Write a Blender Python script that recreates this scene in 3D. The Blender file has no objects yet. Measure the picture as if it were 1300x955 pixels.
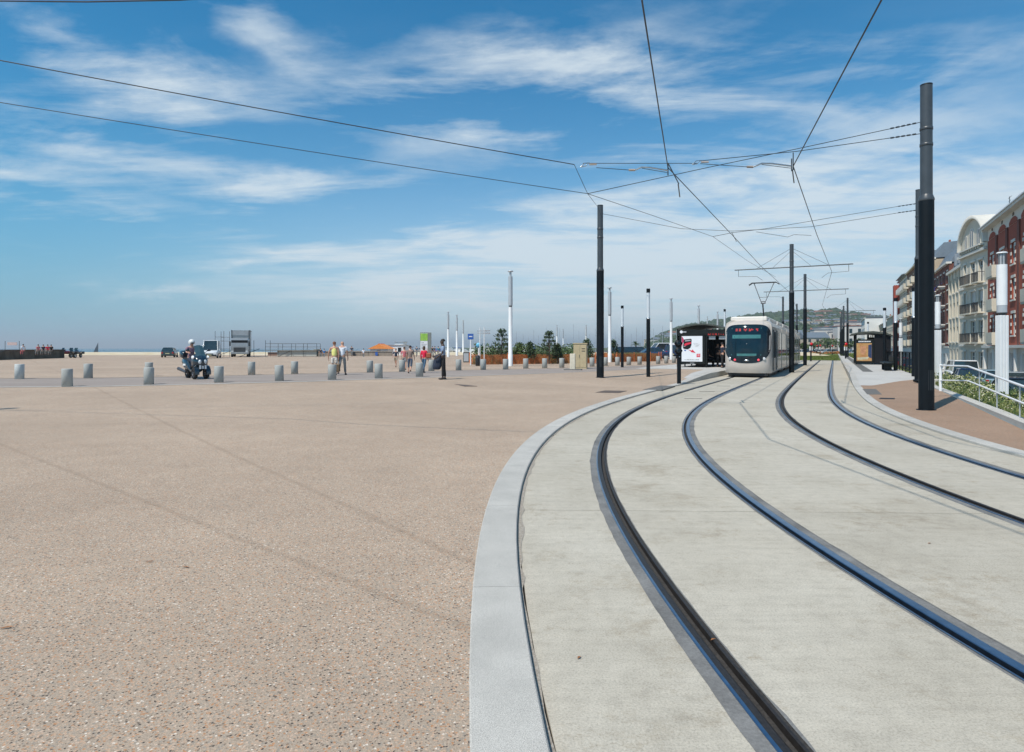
import bpy, bmesh, math, random
from mathutils import Vector, Matrix, noise as mnoise
random.seed(7)
PI=math.pi; R=math.radians
S=bpy.context.scene; COL=S.collection
# ---------------------------------------------------------------- camera, light, sky, exposure
F=800.0; HY=442.0; CH=1.6                    # focal length and horizon in photo pixels, eye height
cam=bpy.data.cameras.new('camera'); cam.sensor_width=36; cam.lens=36*F/1300; cam.shift_y=(HY-477.5)/1300
cam.clip_start=.05; cam.clip_end=80000
co=bpy.data.objects.new('camera',cam); COL.objects.link(co); co.location=(0,0,CH); co.rotation_euler=(R(90),0,0); S.camera=co
S.view_settings.view_transform='Standard'; S.view_settings.look='None'; S.view_settings.gamma=1
S.view_settings.exposure=0.0
SHD=Vector((.68,.73,0)).normalized(); ELEV=R(55)   # direction shadows run
sun=bpy.data.lights.new('sun','SUN'); sun.energy=4.7; sun.angle=R(.53); sun.color=(1,.925,.83)
so=bpy.data.objects.new('sun',sun); COL.objects.link(so)
sdir=Vector((-SHD.x*math.cos(ELEV),-SHD.y*math.cos(ELEV),math.sin(ELEV)))
so.rotation_euler=sdir.to_track_quat('Z','Y').to_euler(); so.location=(-20,-20,40)
W=bpy.data.worlds.new('World'); S.world=W; W.use_nodes=True
def build_sky():
    nt=W.node_tree; N=nt.nodes; L=nt.links; N.clear()
    def n(t,**k):
        x=N.new(t)
        for a,b in k.items(): setattr(x,a,b)
        return x
    def m(op,a,b=None,c=None,clamp=False):
        x=N.new('ShaderNodeMath'); x.operation=op; x.use_clamp=clamp
        for i,v in enumerate((a,b,c)):
            if v is None: continue
            if isinstance(v,(int,float)): x.inputs[i].default_value=v
            else: L.new(v,x.inputs[i])
        return x.outputs[0]
    out=n('ShaderNodeOutputWorld'); bg=n('ShaderNodeBackground'); bg.inputs[1].default_value=.1
    sky=n('ShaderNodeTexSky',sky_type='NISHITA'); sky.sun_disc=False; sky.sun_elevation=ELEV
    sky.sun_rotation=math.atan2(sdir.x,sdir.y); sky.air_density=1.0; sky.dust_density=.35; sky.ozone_density=2.2; sky.altitude=0
    tc=n('ShaderNodeTexCoord'); sp=n('ShaderNodeSeparateXYZ'); L.new(tc.outputs['Generated'],sp.inputs[0])
    x,y,z=sp.outputs
    az=m('ARCTAN2',x,y); hyp=m('SQRT',m('ADD',m('MULTIPLY',x,x),m('MULTIPLY',y,y)))
    el=m('ARCTAN2',z,hyp)
    # cloud layer seen in perspective: a high sheet, streaks running nearly left to right
    zz=m('ADD',m('MAXIMUM',z,0),.10)
    px=m('DIVIDE',x,zz); py=m('DIVIDE',y,zz)
    def vec(a,b,c=0.0):
        v=N.new('ShaderNodeCombineXYZ')
        for i,q in enumerate((a,b,c)):
            if isinstance(q,(int,float)): v.inputs[i].default_value=q
            else: L.new(q,v.inputs[i])
        return v.outputs[0]
    def noise(v,s,d=8,r=.55,dist=0):
        t=N.new('ShaderNodeTexNoise'); L.new(v,t.inputs['Vector']); t.inputs['Scale'].default_value=s
        t.inputs['Detail'].default_value=d; t.inputs['Roughness'].default_value=r; t.inputs['Distortion'].default_value=dist
        return t.outputs['Fac']
    ue=m('ADD',m('MULTIPLY',az,2.0),m('MULTIPLY',el,1.2)); ve=m('SUBTRACT',m('MULTIPLY',el,9.0),m('MULTIPLY',az,.9))
    base=noise(vec(ue,ve,3.1),1.15,10,.6,.35)
    fine=noise(vec(m('MULTIPLY',px,.9),m('MULTIPLY',py,2.4),1.7),1.3,10,.62,.5)
    wide=noise(vec(m('MULTIPLY',az,1.6),m('MULTIPLY',el,3.2),8.3),1.0,4,.5,.2)
    warp=noise(vec(m('MULTIPLY',az,5),m('MULTIPLY',el,9),2.2),1.0,6,.6,.3)
    warp2=noise(vec(m('MULTIPLY',az,3.5),m('MULTIPLY',el,10),7.9),1.4,6,.62,.3)
    # individual clouds of the photograph (azimuth, elevation in degrees; half sizes; tilt; strength)
    def cl(pxx,pyy,wx,wy,tilt,s):
        a=math.atan2(pxx-650,F); e=math.atan2(HY-pyy,math.hypot(F,pxx-650))
        k=math.cos(a)**2/F
        return (a,e,wx*k,wy*k*1.15,tilt,s)
    CL=[cl(100,185,190,42,0,1.0),cl(60,245,110,26,-.05,.85),cl(110,278,110,20,.12,.8),cl(420,240,150,26,.06,1.1),cl(360,255,80,20,.2,.7),
        cl(110,62,80,34,-.15,.8),cl(330,35,130,30,-.35,.7),cl(230,110,170,26,.05,.6),cl(225,145,90,34,-.1,.75),
        cl(560,150,170,36,.05,.8),cl(700,135,160,46,-.18,1.1),cl(860,165,170,40,-.1,.75),cl(760,88,160,22,-.1,.8),cl(1000,100,170,26,0,.6),
        cl(520,290,170,16,.08,.6),cl(600,275,120,14,.2,.5),cl(420,315,170,16,.05,.5),cl(90,313,90,12,0,.55),cl(330,330,100,10,.08,.45),
        cl(195,372,90,7,0,.5),cl(1150,260,330,70,.12,1.0),cl(1000,320,420,60,.05,1.15),cl(760,330,330,46,.1,.9),cl(1180,100,150,50,.15,.6),cl(620,330,260,30,.12,.6),
        cl(900,240,200,26,.1,.5),cl(1100,395,300,40,0,.5),cl(1000,372,420,30,0,.7),cl(820,60,200,40,.1,.3)]
    tot=None
    azw=m('ADD',az,m('MULTIPLY',m('SUBTRACT',warp,.5),.26)); elw=m('ADD',el,m('MULTIPLY',m('SUBTRACT',warp2,.5),.10))
    soft=None
    for a,e,wx,wy,t,s in CL:
        dx=m('SUBTRACT',azw,a); dy=m('SUBTRACT',m('SUBTRACT',elw,e),m('MULTIPLY',dx,t))
        q=m('ADD',m('POWER',m('ABSOLUTE',m('DIVIDE',dx,wx)),2),m('POWER',m('ABSOLUTE',m('DIVIDE',dy,wy)),2))
        g=m('MULTIPLY',m('POWER',2.7183,m('MULTIPLY',q,-1)),s)
        tot=g if tot is None else m('ADD',tot,g)
        if wx>.26: soft=g if soft is None else m('ADD',soft,g)
    # outside the frame the same kind of broken cirrus goes on
    side=m('GREATER_THAN',m('ABSOLUTE',az),1.0)
    def ss(v,a,b):
        r_=N.new('ShaderNodeMapRange'); r_.interpolation_type='SMOOTHSTEP'; L.new(v,r_.inputs[0])
        r_.inputs[1].default_value=a; r_.inputs[2].default_value=b; return r_.outputs[0]
    outm=m('MAXIMUM',ss(m('ABSOLUTE',az),.75,1.1),ss(el,.5,.75))
    gen=m('MULTIPLY',m('MULTIPLY',ss(wide,.42,.68),.9),outm)
    tot=m('ADD',tot,gen)
    dens=m('MULTIPLY',m('MINIMUM',m('MULTIPLY',tot,1.3),1.2),ss(m('ADD',m('MULTIPLY',base,.55),m('MULTIPLY',fine,.45)),.39,.64))
    veil=m('MULTIPLY',ss(fine,.45,.8),.05)
    dens=m('MAXIMUM',m('SUBTRACT',dens,.09),0); dens=m('ADD',m('ADD',dens,veil),m('MULTIPLY',m('MULTIPLY',soft,ss(el,.42,.22)),.26),clamp=True)
    dens=m('MULTIPLY',dens,.84)
    # sea haze low over the horizon, whiter to the right where the cloud bank lies
    hz=m('POWER',2.7183,m('MULTIPLY',m('POWER',m('MULTIPLY',m('MAXIMUM',el,0),5.4),1.45),-1))
    mixr=N.new('ShaderNodeMix'); mixr.data_type='RGBA'; L.new(ss(az,-.80,-.02),mixr.inputs[0])
    mixr.inputs[6].default_value=(2.5,4.5,5.9,1); mixr.inputs[7].default_value=(6.7,7.5,8.1,1)
    deep=N.new('ShaderNodeMix'); deep.data_type='RGBA'; deep.blend_type='MULTIPLY'; deep.inputs[0].default_value=1
    L.new(sky.outputs[0],deep.inputs[6]); deep.inputs[7].default_value=SKYTINT
    m1=N.new('ShaderNodeMix'); m1.data_type='RGBA'; L.new(m('MULTIPLY',hz,.93),m1.inputs[0]); L.new(deep.outputs[2],m1.inputs[6]); L.new(mixr.outputs[2],m1.inputs[7])
    m2=N.new('ShaderNodeMix'); m2.data_type='RGBA'; L.new(dens,m2.inputs[0]); L.new(m1.outputs[2],m2.inputs[6]); m2.inputs[7].default_value=(7.2,8.1,8.7,1)
    L.new(m2.outputs[2],bg.inputs[0]); L.new(bg.outputs[0],out.inputs[0])
SKYTINT=(.08,.98,1.30,1)
build_sky()

# ---------------------------------------------------------------- helpers
def tag(o,label=None,cat=None,group=None,kind=None):
    if label: o['label']=label
    if cat: o['category']=cat
    if group: o['group']=group
    if kind: o['kind']=kind
    return o
def empty(name,loc=(0,0,0),rz=0,label=None,cat=None,group=None,kind=None):
    o=bpy.data.objects.new(name,None); COL.objects.link(o); o.location=loc; o.rotation_euler=(0,0,rz); o.empty_display_size=.3
    return tag(o,label,cat,group,kind)
KIDS={}
def kids(o): return KIDS.get(o.name,[])
def setpar(o,p):
    o.parent=p; KIDS.setdefault(p.name,[]).append(o)
def copy_tree(o,parent=None):
    c=o.copy(); COL.objects.link(c)
    if parent: setpar(c,parent)
    for ch in kids(o): copy_tree(ch,c)
    return c
MATS={}
def mat(name,c,rough=.6,var=.12,scale=6,bump=0,metal=0,c2=None,spec=None,emit=None,coat=0,world=False,alpha=None):
    if name in MATS: return MATS[name]
    M=bpy.data.materials.new(name); M.use_nodes=True; nt=M.node_tree; b=nt.nodes['Principled BSDF']
    b.inputs['Roughness'].default_value=rough; b.inputs['Metallic'].default_value=metal
    if spec is not None: b.inputs['Specular IOR Level'].default_value=spec
    if coat: b.inputs['Coat Weight'].default_value=coat; b.inputs['Coat Roughness'].default_value=.08
    if emit: b.inputs['Emission Color'].default_value=(*emit[:3],1); b.inputs['Emission Strength'].default_value=emit[3]
    tc=nt.nodes.new('ShaderNodeNewGeometry' if world else 'ShaderNodeTexCoord'); src=tc.outputs['Position' if world else 'Object']
    nz=nt.nodes.new('ShaderNodeTexNoise'); nz.inputs['Scale'].default_value=scale; nz.inputs['Detail'].default_value=6; nz.inputs['Roughness'].default_value=.62
    nt.links.new(src,nz.inputs['Vector'])
    rp=nt.nodes.new('ShaderNodeValToRGB'); e=rp.color_ramp.elements
    e[0].position=.3; e[1].position=.7
    if c2 is None: c2=tuple(min(1,x*(1+var)) for x in c); c=tuple(x*(1-var) for x in c)
    e[0].color=(*c,1); e[1].color=(*c2,1)
    nt.links.new(nz.outputs['Fac'],rp.inputs[0]); nt.links.new(rp.outputs[0],b.inputs['Base Color'])
    if bump:
        n2=nt.nodes.new('ShaderNodeTexNoise'); n2.inputs['Scale'].default_value=scale*6; n2.inputs['Detail'].default_value=4; nt.links.new(src,n2.inputs['Vector'])
        bp=nt.nodes.new('ShaderNodeBump'); bp.inputs['Strength'].default_value=bump; bp.inputs['Distance'].default_value=.01
        nt.links.new(n2.outputs['Fac'],bp.inputs['Height']); nt.links.new(bp.outputs[0],b.inputs['Normal'])
    MATS[name]=M; return M
class MB:
    def __init__(s): s.v=[]; s.f=[]; s.m=[]; s.sm=[]
    def add(s,vs,fs,mi=0,smooth=False):
        o=len(s.v); s.v+= [tuple(v) for v in vs]
        for f in fs: s.f.append(tuple(i+o for i in f)); s.m.append(mi); s.sm.append(smooth)
        return s
    def box(s,x0,x1,y0,y1,z0,z1,mi=0,M=None):
        vs=[(x,y,z) for z in (z0,z1) for y in (y0,y1) for x in (x0,x1)]
        if M is not None: vs=[M@Vector(v) for v in vs]
        return s.add(vs,[(0,2,3,1),(4,5,7,6),(0,1,5,4),(2,6,7,3),(0,4,6,2),(1,3,7,5)],mi)
    def bbox(s,x0,x1,y0,y1,z0,z1,b=.01,mi=0):
        # box with chamfered edges
        vs=[];
        for z,i in ((z0,b),(z0+b,0),(z1-b,0),(z1,b)):
            a=b
            vs+=[(x0+i+a*(i==0),y0+i,z),(x1-i-a*(i==0),y0+i,z),(x1-i,y0+i+a*(i==0),z),(x1-i,y1-i-a*(i==0),z),(x1-i-a*(i==0),y1-i,z),(x0+i+a*(i==0),y1-i,z),(x0+i,y1-i-a*(i==0),z),(x0+i,y0+i+a*(i==0),z)]
        fs=[tuple(range(7,-1,-1)),tuple(range(24,32))]
        for k in range(3):
            for j in range(8): fs.append((k*8+j,k*8+(j+1)%8,k*8+8+(j+1)%8,k*8+8+j))
        return s.add(vs,fs,mi)
    def rings(s,rs,mi=0,smooth=True,caps=True,closed=True):
        n=len(rs[0]); vs=[p for r in rs for p in r]; fs=[]
        for k in range(len(rs)-1):
            for j in range(n if closed else n-1): fs.append((k*n+j,k*n+(j+1)%n,(k+1)*n+(j+1)%n,(k+1)*n+j))
        s.add(vs,fs,mi,smooth)
        if caps and closed:
            s.add(rs[0],[tuple(range(n-1,-1,-1))],mi); s.add(rs[-1],[tuple(range(n))],mi)
        return s
    def cyl(s,p0,p1,r0,r1=None,n=12,mi=0,smooth=True,caps=True):
        r1=r0 if r1 is None else r1; p0=Vector(p0); p1=Vector(p1); d=(p1-p0).normalized()
        a=d.orthogonal().normalized(); b=d.cross(a)
        rs=[[p+(a*math.cos(2*PI*j/n)+b*math.sin(2*PI*j/n))*r for j in range(n)] for p,r in ((p0,r0),(p1,r1))]
        return s.rings(rs,mi,smooth,caps)
    def tube(s,pts,r,n=6,mi=0,caps=True):
        pts=[Vector(p) for p in pts]; rr=r if isinstance(r,(list,tuple)) else [r]*len(pts); rs=[]; a=None
        for i,p in enumerate(pts):
            d=(pts[min(i+1,len(pts)-1)]-pts[max(i-1,0)]).normalized()
            a=d.orthogonal().normalized() if a is None else (a-d*a.dot(d)).normalized()
            b=d.cross(a); rs.append([p+(a*math.cos(2*PI*j/n)+b*math.sin(2*PI*j/n))*rr[i] for j in range(n)])
        return s.rings(rs,mi,True,caps)
    def lathe(s,prof,n=20,c=(0,0,0),mi=0,smooth=True):
        rs=[[(c[0]+r*math.cos(2*PI*j/n),c[1]+r*math.sin(2*PI*j/n),c[2]+z) for j in range(n)] for r,z in prof]
        return s.rings(rs,mi,smooth)
    def sph(s,c,r,n=10,k=6,mi=0,z0=-1,z1=1):
        rx,ry,rz=r if isinstance(r,(tuple,list)) else (r,r,r); rs=[]
        for i in range(k+1):
            t=-PI/2+PI*i/k; t=max(math.asin(z0),min(math.asin(z1),t))
            rs.append([(c[0]+rx*max(math.cos(t),.02)*math.cos(2*PI*j/n),c[1]+ry*max(math.cos(t),.02)*math.sin(2*PI*j/n),c[2]+rz*math.sin(t)) for j in range(n)])
        return s.rings(rs,mi,True)
    def quad(s,*p,mi=0): return s.add(p,[tuple(range(len(p)))],mi)
    def grid(s,rows,mi=0,smooth=True):
        n=len(rows[0]); vs=[p for r in rows for p in r]
        return s.add(vs,[(k*n+j,k*n+j+1,(k+1)*n+j+1,(k+1)*n+j) for k in range(len(rows)-1) for j in range(n-1)],mi,smooth)
    def build(s,name,m,parent=None,loc=None,rz=0,label=None,cat=None,group=None,kind=None):
        me=bpy.data.meshes.new(name); me.from_pydata(s.v,[],s.f)
        ms=m if isinstance(m,(list,tuple)) else [m]
        for q in ms: me.materials.append(q)
        me.polygons.foreach_set('material_index',s.m); me.polygons.foreach_set('use_smooth',s.sm); me.update()
        o=bpy.data.objects.new(name,me); COL.objects.link(o)
        if parent: setpar(o,parent)
        if loc is not None: o.location=loc
        o.rotation_euler=(0,0,rz)
        return tag(o,label,cat,group,kind)
def ss(x,a,b):
    t=max(0,min(1,(x-a)/(b-a))); return t*t*(3-2*t)

# ---------------------------------------------------------------- plan of the two tracks
def track(x,y,hd,ks,fwd=190,L=64,ds=.5):
    th=R(hd); pts=[]
    for i in range(int(fwd/4),0,-1): pts.append((x+math.sin(th)*i*4,y+math.cos(th)*i*4,th,-i*4.0))
    s=0; X,Y,T=x,y,th
    while s<=L:
        pts.append((X,Y,T,s)); i=min(int(s/4),len(ks)-1); j=min(i+1,len(ks)-1); k=ks[i]+(ks[j]-ks[i])*((s/4)-i if j>i else 0)
        X-=math.sin(T)*ds; Y-=math.cos(T)*ds; T-=k*ds/10; s+=ds
    return pts
T1=track(13.5024,35.6634,27.12,[0,0,.0015,.02,.0785,.1888,.3129,.3558,.3463,.3051],L=66)
T2=track(24.0,48.96,27.12,[0,0,0,.002,.004,.006,.008,.0257,.1167,.2128,.2883,.32],L=84)
def offp(c,o): return (c[0]+math.cos(c[2])*o,c[1]-math.sin(c[2])*o)
def offs(T,o): return [offp(c,o) for c in T]
TH=R(27.12); DD=Vector((math.sin(TH),math.cos(TH),0)); NN=Vector((math.cos(TH),-math.sin(TH),0)); TR=-TH   # rz of things aligned with the straight track
C2=Vector((24.0,48.96,0))
def T(u,w,z=0): p=C2+NN*u+DD*w; return Vector((p.x,p.y,z))
def uw(x,y): v=Vector((x,y,0))-C2; return v.dot(NN),v.dot(DD)
def atY(curve,Y):
    # x on a polyline at a given Y
    for a,b in zip(curve[:-1],curve[1:]):
        if (a[1]-Y)*(b[1]-Y)<=0 and a[1]!=b[1]: return a[0]+(b[0]-a[0])*(Y-a[1])/(b[1]-a[1])
    return curve[-1][0] if abs(curve[-1][1]-Y)<abs(curve[0][1]-Y) else curve[0][0]
KLI=[offp(c,-1.69+.15*ss(-c[3],-8,0)) for c in T1]; KLO=[offp(c,-2.0) for c in T1]
KRI=offs(T2,1.62); KRO=offs(T2,1.88)
def hkl(Y): return .04+.24*max(0,min(1,(Y-27.6)/5.6))
def hkr(Y): return .04+.24*max(0,min(1,(Y-26.4)/5.4))
def zl(x,y):
    d=atY(KLO,y)-x; h=hkl(y); far=.04+.24*ss(y,9,30)
    return h+(max(far,h)-h)*ss(d,.3,7)
def zr(x,y): return max(hkr(y),.04+.12*ss(y,9,22)*ss(x-atY(KRO,y),0,3))
def P(px,py,z=None,right=False):
    # the ground point that shows at a photo pixel
    zz=.28 if z is None else z
    for i in range(12):
        Y=(CH-zz)*F/(py-HY); X=(px-650)/F*Y
        if z is not None: break
        zz=zz*.4+.6*(zr(X,Y) if right else zl(X,Y))
    return Vector((X,Y,zz))
def A(px,Y,z=0): return Vector(((px-650)/F*Y,Y,z))
def ZA(py,Y): return CH+(HY-py)*Y/F

# ---------------------------------------------------------------- ground materials
def ground_mat(name,kind):
    M=bpy.data.materials.new(name); M.use_nodes=True; nt=M.node_tree; N=nt.nodes; L=nt.links; b=N['Principled BSDF']
    g=N.new('ShaderNodeNewGeometry'); pos=g.outputs['Position']
    def nz(s,d=5,r=.6,sx=1,sy=1):
        mp=N.new('ShaderNodeMapping'); L.new(pos,mp.inputs[0]); mp.inputs['Scale'].default_value=(sx,sy,1)
        t=N.new('ShaderNodeTexNoise'); L.new(mp.outputs[0],t.inputs['Vector']); t.inputs['Scale'].default_value=s; t.inputs['Detail'].default_value=d; t.inputs['Roughness'].default_value=r; return t.outputs['Fac']
    def vo(s,feat='F1'):
        t=N.new('ShaderNodeTexVoronoi'); L.new(pos,t.inputs['Vector']); t.inputs['Scale'].default_value=s; return t
    def ramp(f,st,interp='LINEAR'):
        r_=N.new('ShaderNodeValToRGB'); L.new(f,r_.inputs[0]); r_.color_ramp.interpolation=interp; e=r_.color_ramp.elements
        while len(e)<len(st): e.new(.5)
        for q,(p,c) in zip(e,st): q.position=p; q.color=(*(c if isinstance(c,tuple) else (c,c,c)),1)
        return r_.outputs[0]
    def mix(a,c,f=1.0,bt='MULTIPLY'):
        x=N.new('ShaderNodeMix'); x.data_type='RGBA'; x.blend_type=bt
        if isinstance(f,float): x.inputs[0].default_value=f
        else: L.new(f,x.inputs[0])
        for i,v in ((6,a),(7,c)):
            if isinstance(v,tuple): x.inputs[i].default_value=(*v,1)
            else: L.new(v,x.inputs[i])
        return x.outputs[2]
    def line(p0,p1,w,off=0):
        d=Vector((p1[0]-p0[0],p1[1]-p0[1],0)).normalized(); n_=Vector((-d.y,d.x,0)); c=n_.x*p0[0]+n_.y*p0[1]
        v=N.new('ShaderNodeVectorMath'); v.operation='DOT_PRODUCT'; L.new(pos,v.inputs[0]); v.inputs[1].default_value=n_
        a=N.new('ShaderNodeMath'); a.operation='SUBTRACT'; L.new(v.outputs['Value'],a.inputs[0]); a.inputs[1].default_value=c
        wn=nz(.7,3); w_=N.new('ShaderNodeMath'); w_.operation='MULTIPLY_ADD'; L.new(wn,w_.inputs[0]); w_.inputs[1].default_value=.10; w_.inputs[2].default_value=-.05
        a2=N.new('ShaderNodeMath'); a2.operation='ADD'; L.new(a.outputs[0],a2.inputs[0]); L.new(w_.outputs[0],a2.inputs[1])
        ab=N.new('ShaderNodeMath'); ab.operation='ABSOLUTE'; L.new(a2.outputs[0],ab.inputs[0])
        mr=N.new('ShaderNodeMapRange'); mr.interpolation_type='SMOOTHSTEP'; L.new(ab.outputs[0],mr.inputs[0]); mr.inputs[1].default_value=0; mr.inputs[2].default_value=w
        mr.inputs[3].default_value=1; mr.inputs[4].default_value=0; return mr.outputs[0]
    rough=.85; bs=.25; bd=.004
    if kind in ('agg','agg2'):
        v=vo(105); sep=N.new('ShaderNodeSeparateColor'); L.new(v.outputs['Color'],sep.inputs[0])
        st=[(0,(.09,.075,.065)),(.08,(.22,.17,.13)),(.20,(.44,.24,.13)),(.34,(.50,.35,.245)),(.56,(.42,.33,.25)),(.72,(.32,.285,.24)),(.84,(.56,.43,.33)),(.95,(.70,.63,.54))]
        peb=ramp(sep.outputs[0],st,'CONSTANT')
        mtx=ramp(nz(140,4,.8),[(.3,(.27,.215,.165)),(.5,(.41,.335,.26)),(.7,(.50,.415,.325))])
        dd=N.new('ShaderNodeMath'); dd.operation='MULTIPLY_ADD'; L.new(sep.outputs[2],dd.inputs[0]); dd.inputs[1].default_value=.45; L.new(v.outputs['Distance'],dd.inputs[2])
        c=mix(peb,mtx,ramp(dd.outputs[0],[(.60,0.0),(.76,1.0)]),'MIX')
        v2=vo(300); sep2=N.new('ShaderNodeSeparateColor'); L.new(v2.outputs['Color'],sep2.inputs[0])
        c=mix(c,ramp(sep2.outputs[1],[(0,.72),(.5,1.0),(1,1.16)]),.7)
        c=mix(c,ramp(nz(.22,4,.6),[(.3,(.90,.885,.87)),(.7,(1.07,1.06,1.05))]))
        c=mix(c,ramp(nz(1.6,5,.7),[(.3,.93),(.7,1.05)]))
        c=mix(c,ramp(nz(.06,3,.6,1,3),[(.35,(.93,.92,.91)),(.65,(1.05,1.04,1.03))]))
        # darker joint lines left by the casting bays and tyre marks
        for p0,p1,w in (((-8.4,10.3),(-.22,3.49),.06),((-15,22.6),(-1.7,6.3),.07),((-40,26),(10,24.2),.08)):
            c=mix(c,(.70,.69,.68),line(p0,p1,w)) if False else mix(c,mix(c,(.87,.86,.85)),line(p0,p1,w),'MIX')
        if kind=='agg2': c=mix(c,(.80,.71,.66))
        h=v.outputs['Distance']; bs=.5; bd=.003
    elif kind=='conc':
        c=ramp(nz(1.1,6,.65),[(.25,(.40,.370,.306)),(.5,(.45,.418,.349)),(.75,(.49,.457,.386))])
        c=mix(c,ramp(nz(9,6,.75),[(.3,.86),(.5,1.0),(.7,1.07)]))
        c=mix(c,ramp(nz(90,4,.8),[(.30,.62),(.5,1.0),(.7,1.18)]))
        c=mix(c,ramp(nz(.28,5,.6),[(.3,(.92,.90,.87)),(.7,(1.05,1.05,1.05))]))
        c=mix(c,ramp(nz(3.5,6,.7,.25,3.5),[(.33,.93),(.6,1.03)]))
        sp=N.new('ShaderNodeSeparateColor'); v=vo(6.5); L.new(v.outputs['Color'],sp.inputs[0])
        # dark specks and leaf bits
        c=mix(c,ramp(v.outputs['Distance'],[(0,.35),(.022,.5),(.035,1.0)]),ramp(sp.outputs[0],[(0,0.0),(.8,0.0),(.82,.8)],'CONSTANT'))
        st=line((1.5,19),(3.4,15.5),.12)
        c=mix(c,ramp(nz(2.2,6,.8),[(.58,1.0),(.70,(.78,.74,.68))])); c=mix(c,ramp(nz(.9,7,.85),[(.36,(.82,.79,.75)),(.47,1.0)])); c=mix(c,ramp(nz(5,7,.9),[(.30,.72),(.38,1.0)]))
        h=nz(60,5,.8); bs=.35; bd=.004
    elif kind=='granite':
        c=ramp(nz(230,3,.8),[(.33,(.20,.195,.18)),(.5,(.46,.442,.40)),(.68,(.66,.64,.59))])
        c=mix(c,ramp(nz(2.5,5,.6),[(.3,.88),(.7,1.08)])); c=mix(c,ramp(nz(14,5,.75),[(.62,1.0),(.74,.78)]))
        h=nz(200,3,.8); bs=.2; bd=.002; rough=.7
    elif kind=='pave':
        c=ramp(nz(120,4,.8),[(.3,(.36,.355,.335)),(.5,(.47,.46,.435)),(.7,(.53,.52,.49))]); c=mix(c,ramp(nz(.7,5,.6),[(.3,.92),(.7,1.05)]))
        h=nz(80,4,.7)
    elif kind=='dark':
        c=ramp(nz(60,4,.8),[(.3,(.10,.10,.095)),(.7,(.17,.165,.155))]); h=nz(80,4,.7)
    elif kind=='asph':
        c=ramp(nz(160,3,.8),[(.35,(.045,.045,.047)),(.65,(.10,.10,.10))]); c=mix(c,ramp(nz(.6,4),[(.3,.85),(.7,1.15)])); h=nz(90,4,.7)
    elif kind=='lane':
        c=ramp(nz(110,3,.8),[(.35,(.225,.19,.165)),(.65,(.35,.30,.265))]); c=mix(c,ramp(nz(.5,4,.6,.4,2),[(.3,.88),(.7,1.10)])); h=nz(90,4,.7)
    elif kind=='sand':
        c=ramp(nz(.5,5,.6),[(.3,(.50,.40,.24)),(.7,(.62,.55,.42))]); h=nz(3,4,.7)
    elif kind=='grass':
        c=ramp(nz(3.,6,.75),[(.3,(.055,.085,.018)),(.7,(.16,.20,.04))]); h=nz(30,4,.7); rough=.95; bs=.6; bd=.03
    elif kind=='filler':
        c=ramp(nz(50,5,.8),[(.3,(.13,.13,.125)),(.7,(.23,.228,.22))]); c=mix(c,ramp(nz(2.0,5,.7),[(.35,.7),(.65,1.2)])); h=nz(80,4,.8)
    elif kind=='rubber':
        c=ramp(nz(45,6,.85,1,1),[(.35,(.018,.018,.018)),(.62,(.065,.06,.055))]); h=nz(60,5,.85); bs=.8; bd=.006
    elif kind=='dirt':
        c=ramp(nz(60,5,.85),[(.4,(.22,.19,.155)),(.6,(.40,.37,.32))]); h=nz(80,5,.8)
    if kind in ('granite','conc'):
        oi=N.new('ShaderNodeObjectInfo'); k=.07 if kind=='granite' else .035; c=mix(c,ramp(oi.outputs['Random'],[(0,1-k),(1,1+k)]))
    L.new(c,b.inputs['Base Color']); b.inputs['Roughness'].default_value=rough; b.inputs['Specular IOR Level'].default_value=.3
    bp=N.new('ShaderNodeBump'); bp.inputs['Strength'].default_value=bs; bp.inputs['Distance'].default_value=bd; L.new(h,bp.inputs['Height']); L.new(bp.outputs[0],b.inputs['Normal'])
    return M
AGG=ground_mat('exposed_aggregate','agg'); AGG2=ground_mat('exposed_aggregate_right','agg2'); CONC=ground_mat('track_concrete','conc'); GRAN=ground_mat('granite','granite'); PAVE=ground_mat('platform_paving','pave')
DARK=ground_mat('dark_stone','dark'); ASPH=ground_mat('asphalt','asph'); LANE=ground_mat('lane_surface','lane'); SAND=ground_mat('pebble_bank','sand'); GRASS=ground_mat('turf','grass')
FILL=ground_mat('rail_filler','filler'); RUB=ground_mat('groove_dirt','rubber'); DIRT=ground_mat('joint_dirt','dirt')
STEEL=mat('rail_steel',(.30,.36,.44),.3,.18,14,metal=1.0); STEELD=mat('rail_glintless_steel',(.035,.03,.027),.5,.4,40,metal=.4); BLK=mat('black_paint',(.004,.007,.010),.5,.2,3,spec=.22); GRYP=mat('grey_paint',(.05,.058,.066),.38,.15,3)  # second rail steel is dark: missing sky reflection put into its colour
WHT=mat('white_paint',(.76,.77,.77),.35,.04,3); LTG=mat('light_grey_metal',(.46,.48,.50),.3,.06,3,metal=.25); OPAL=mat('opal_glass',(.55,.60,.64),.15,.05,4); WIRE=mat('cable',(.03,.032,.036),.5)
STEEL2=mat('stainless',(.5,.52,.54),.25,.1,6,metal=1); LEAFM=mat('dry_leaf_brown',(.30,.13,.05),.8,.3,40); INSU=mat('insulator',(.42,.34,.28),.4)
GLS=mat('dark_glass',(.010,.022,.030),.05,.3,2,spec=.8); TYRE=mat('tyre_rubber',(.012,.012,.013),.85)
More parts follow.
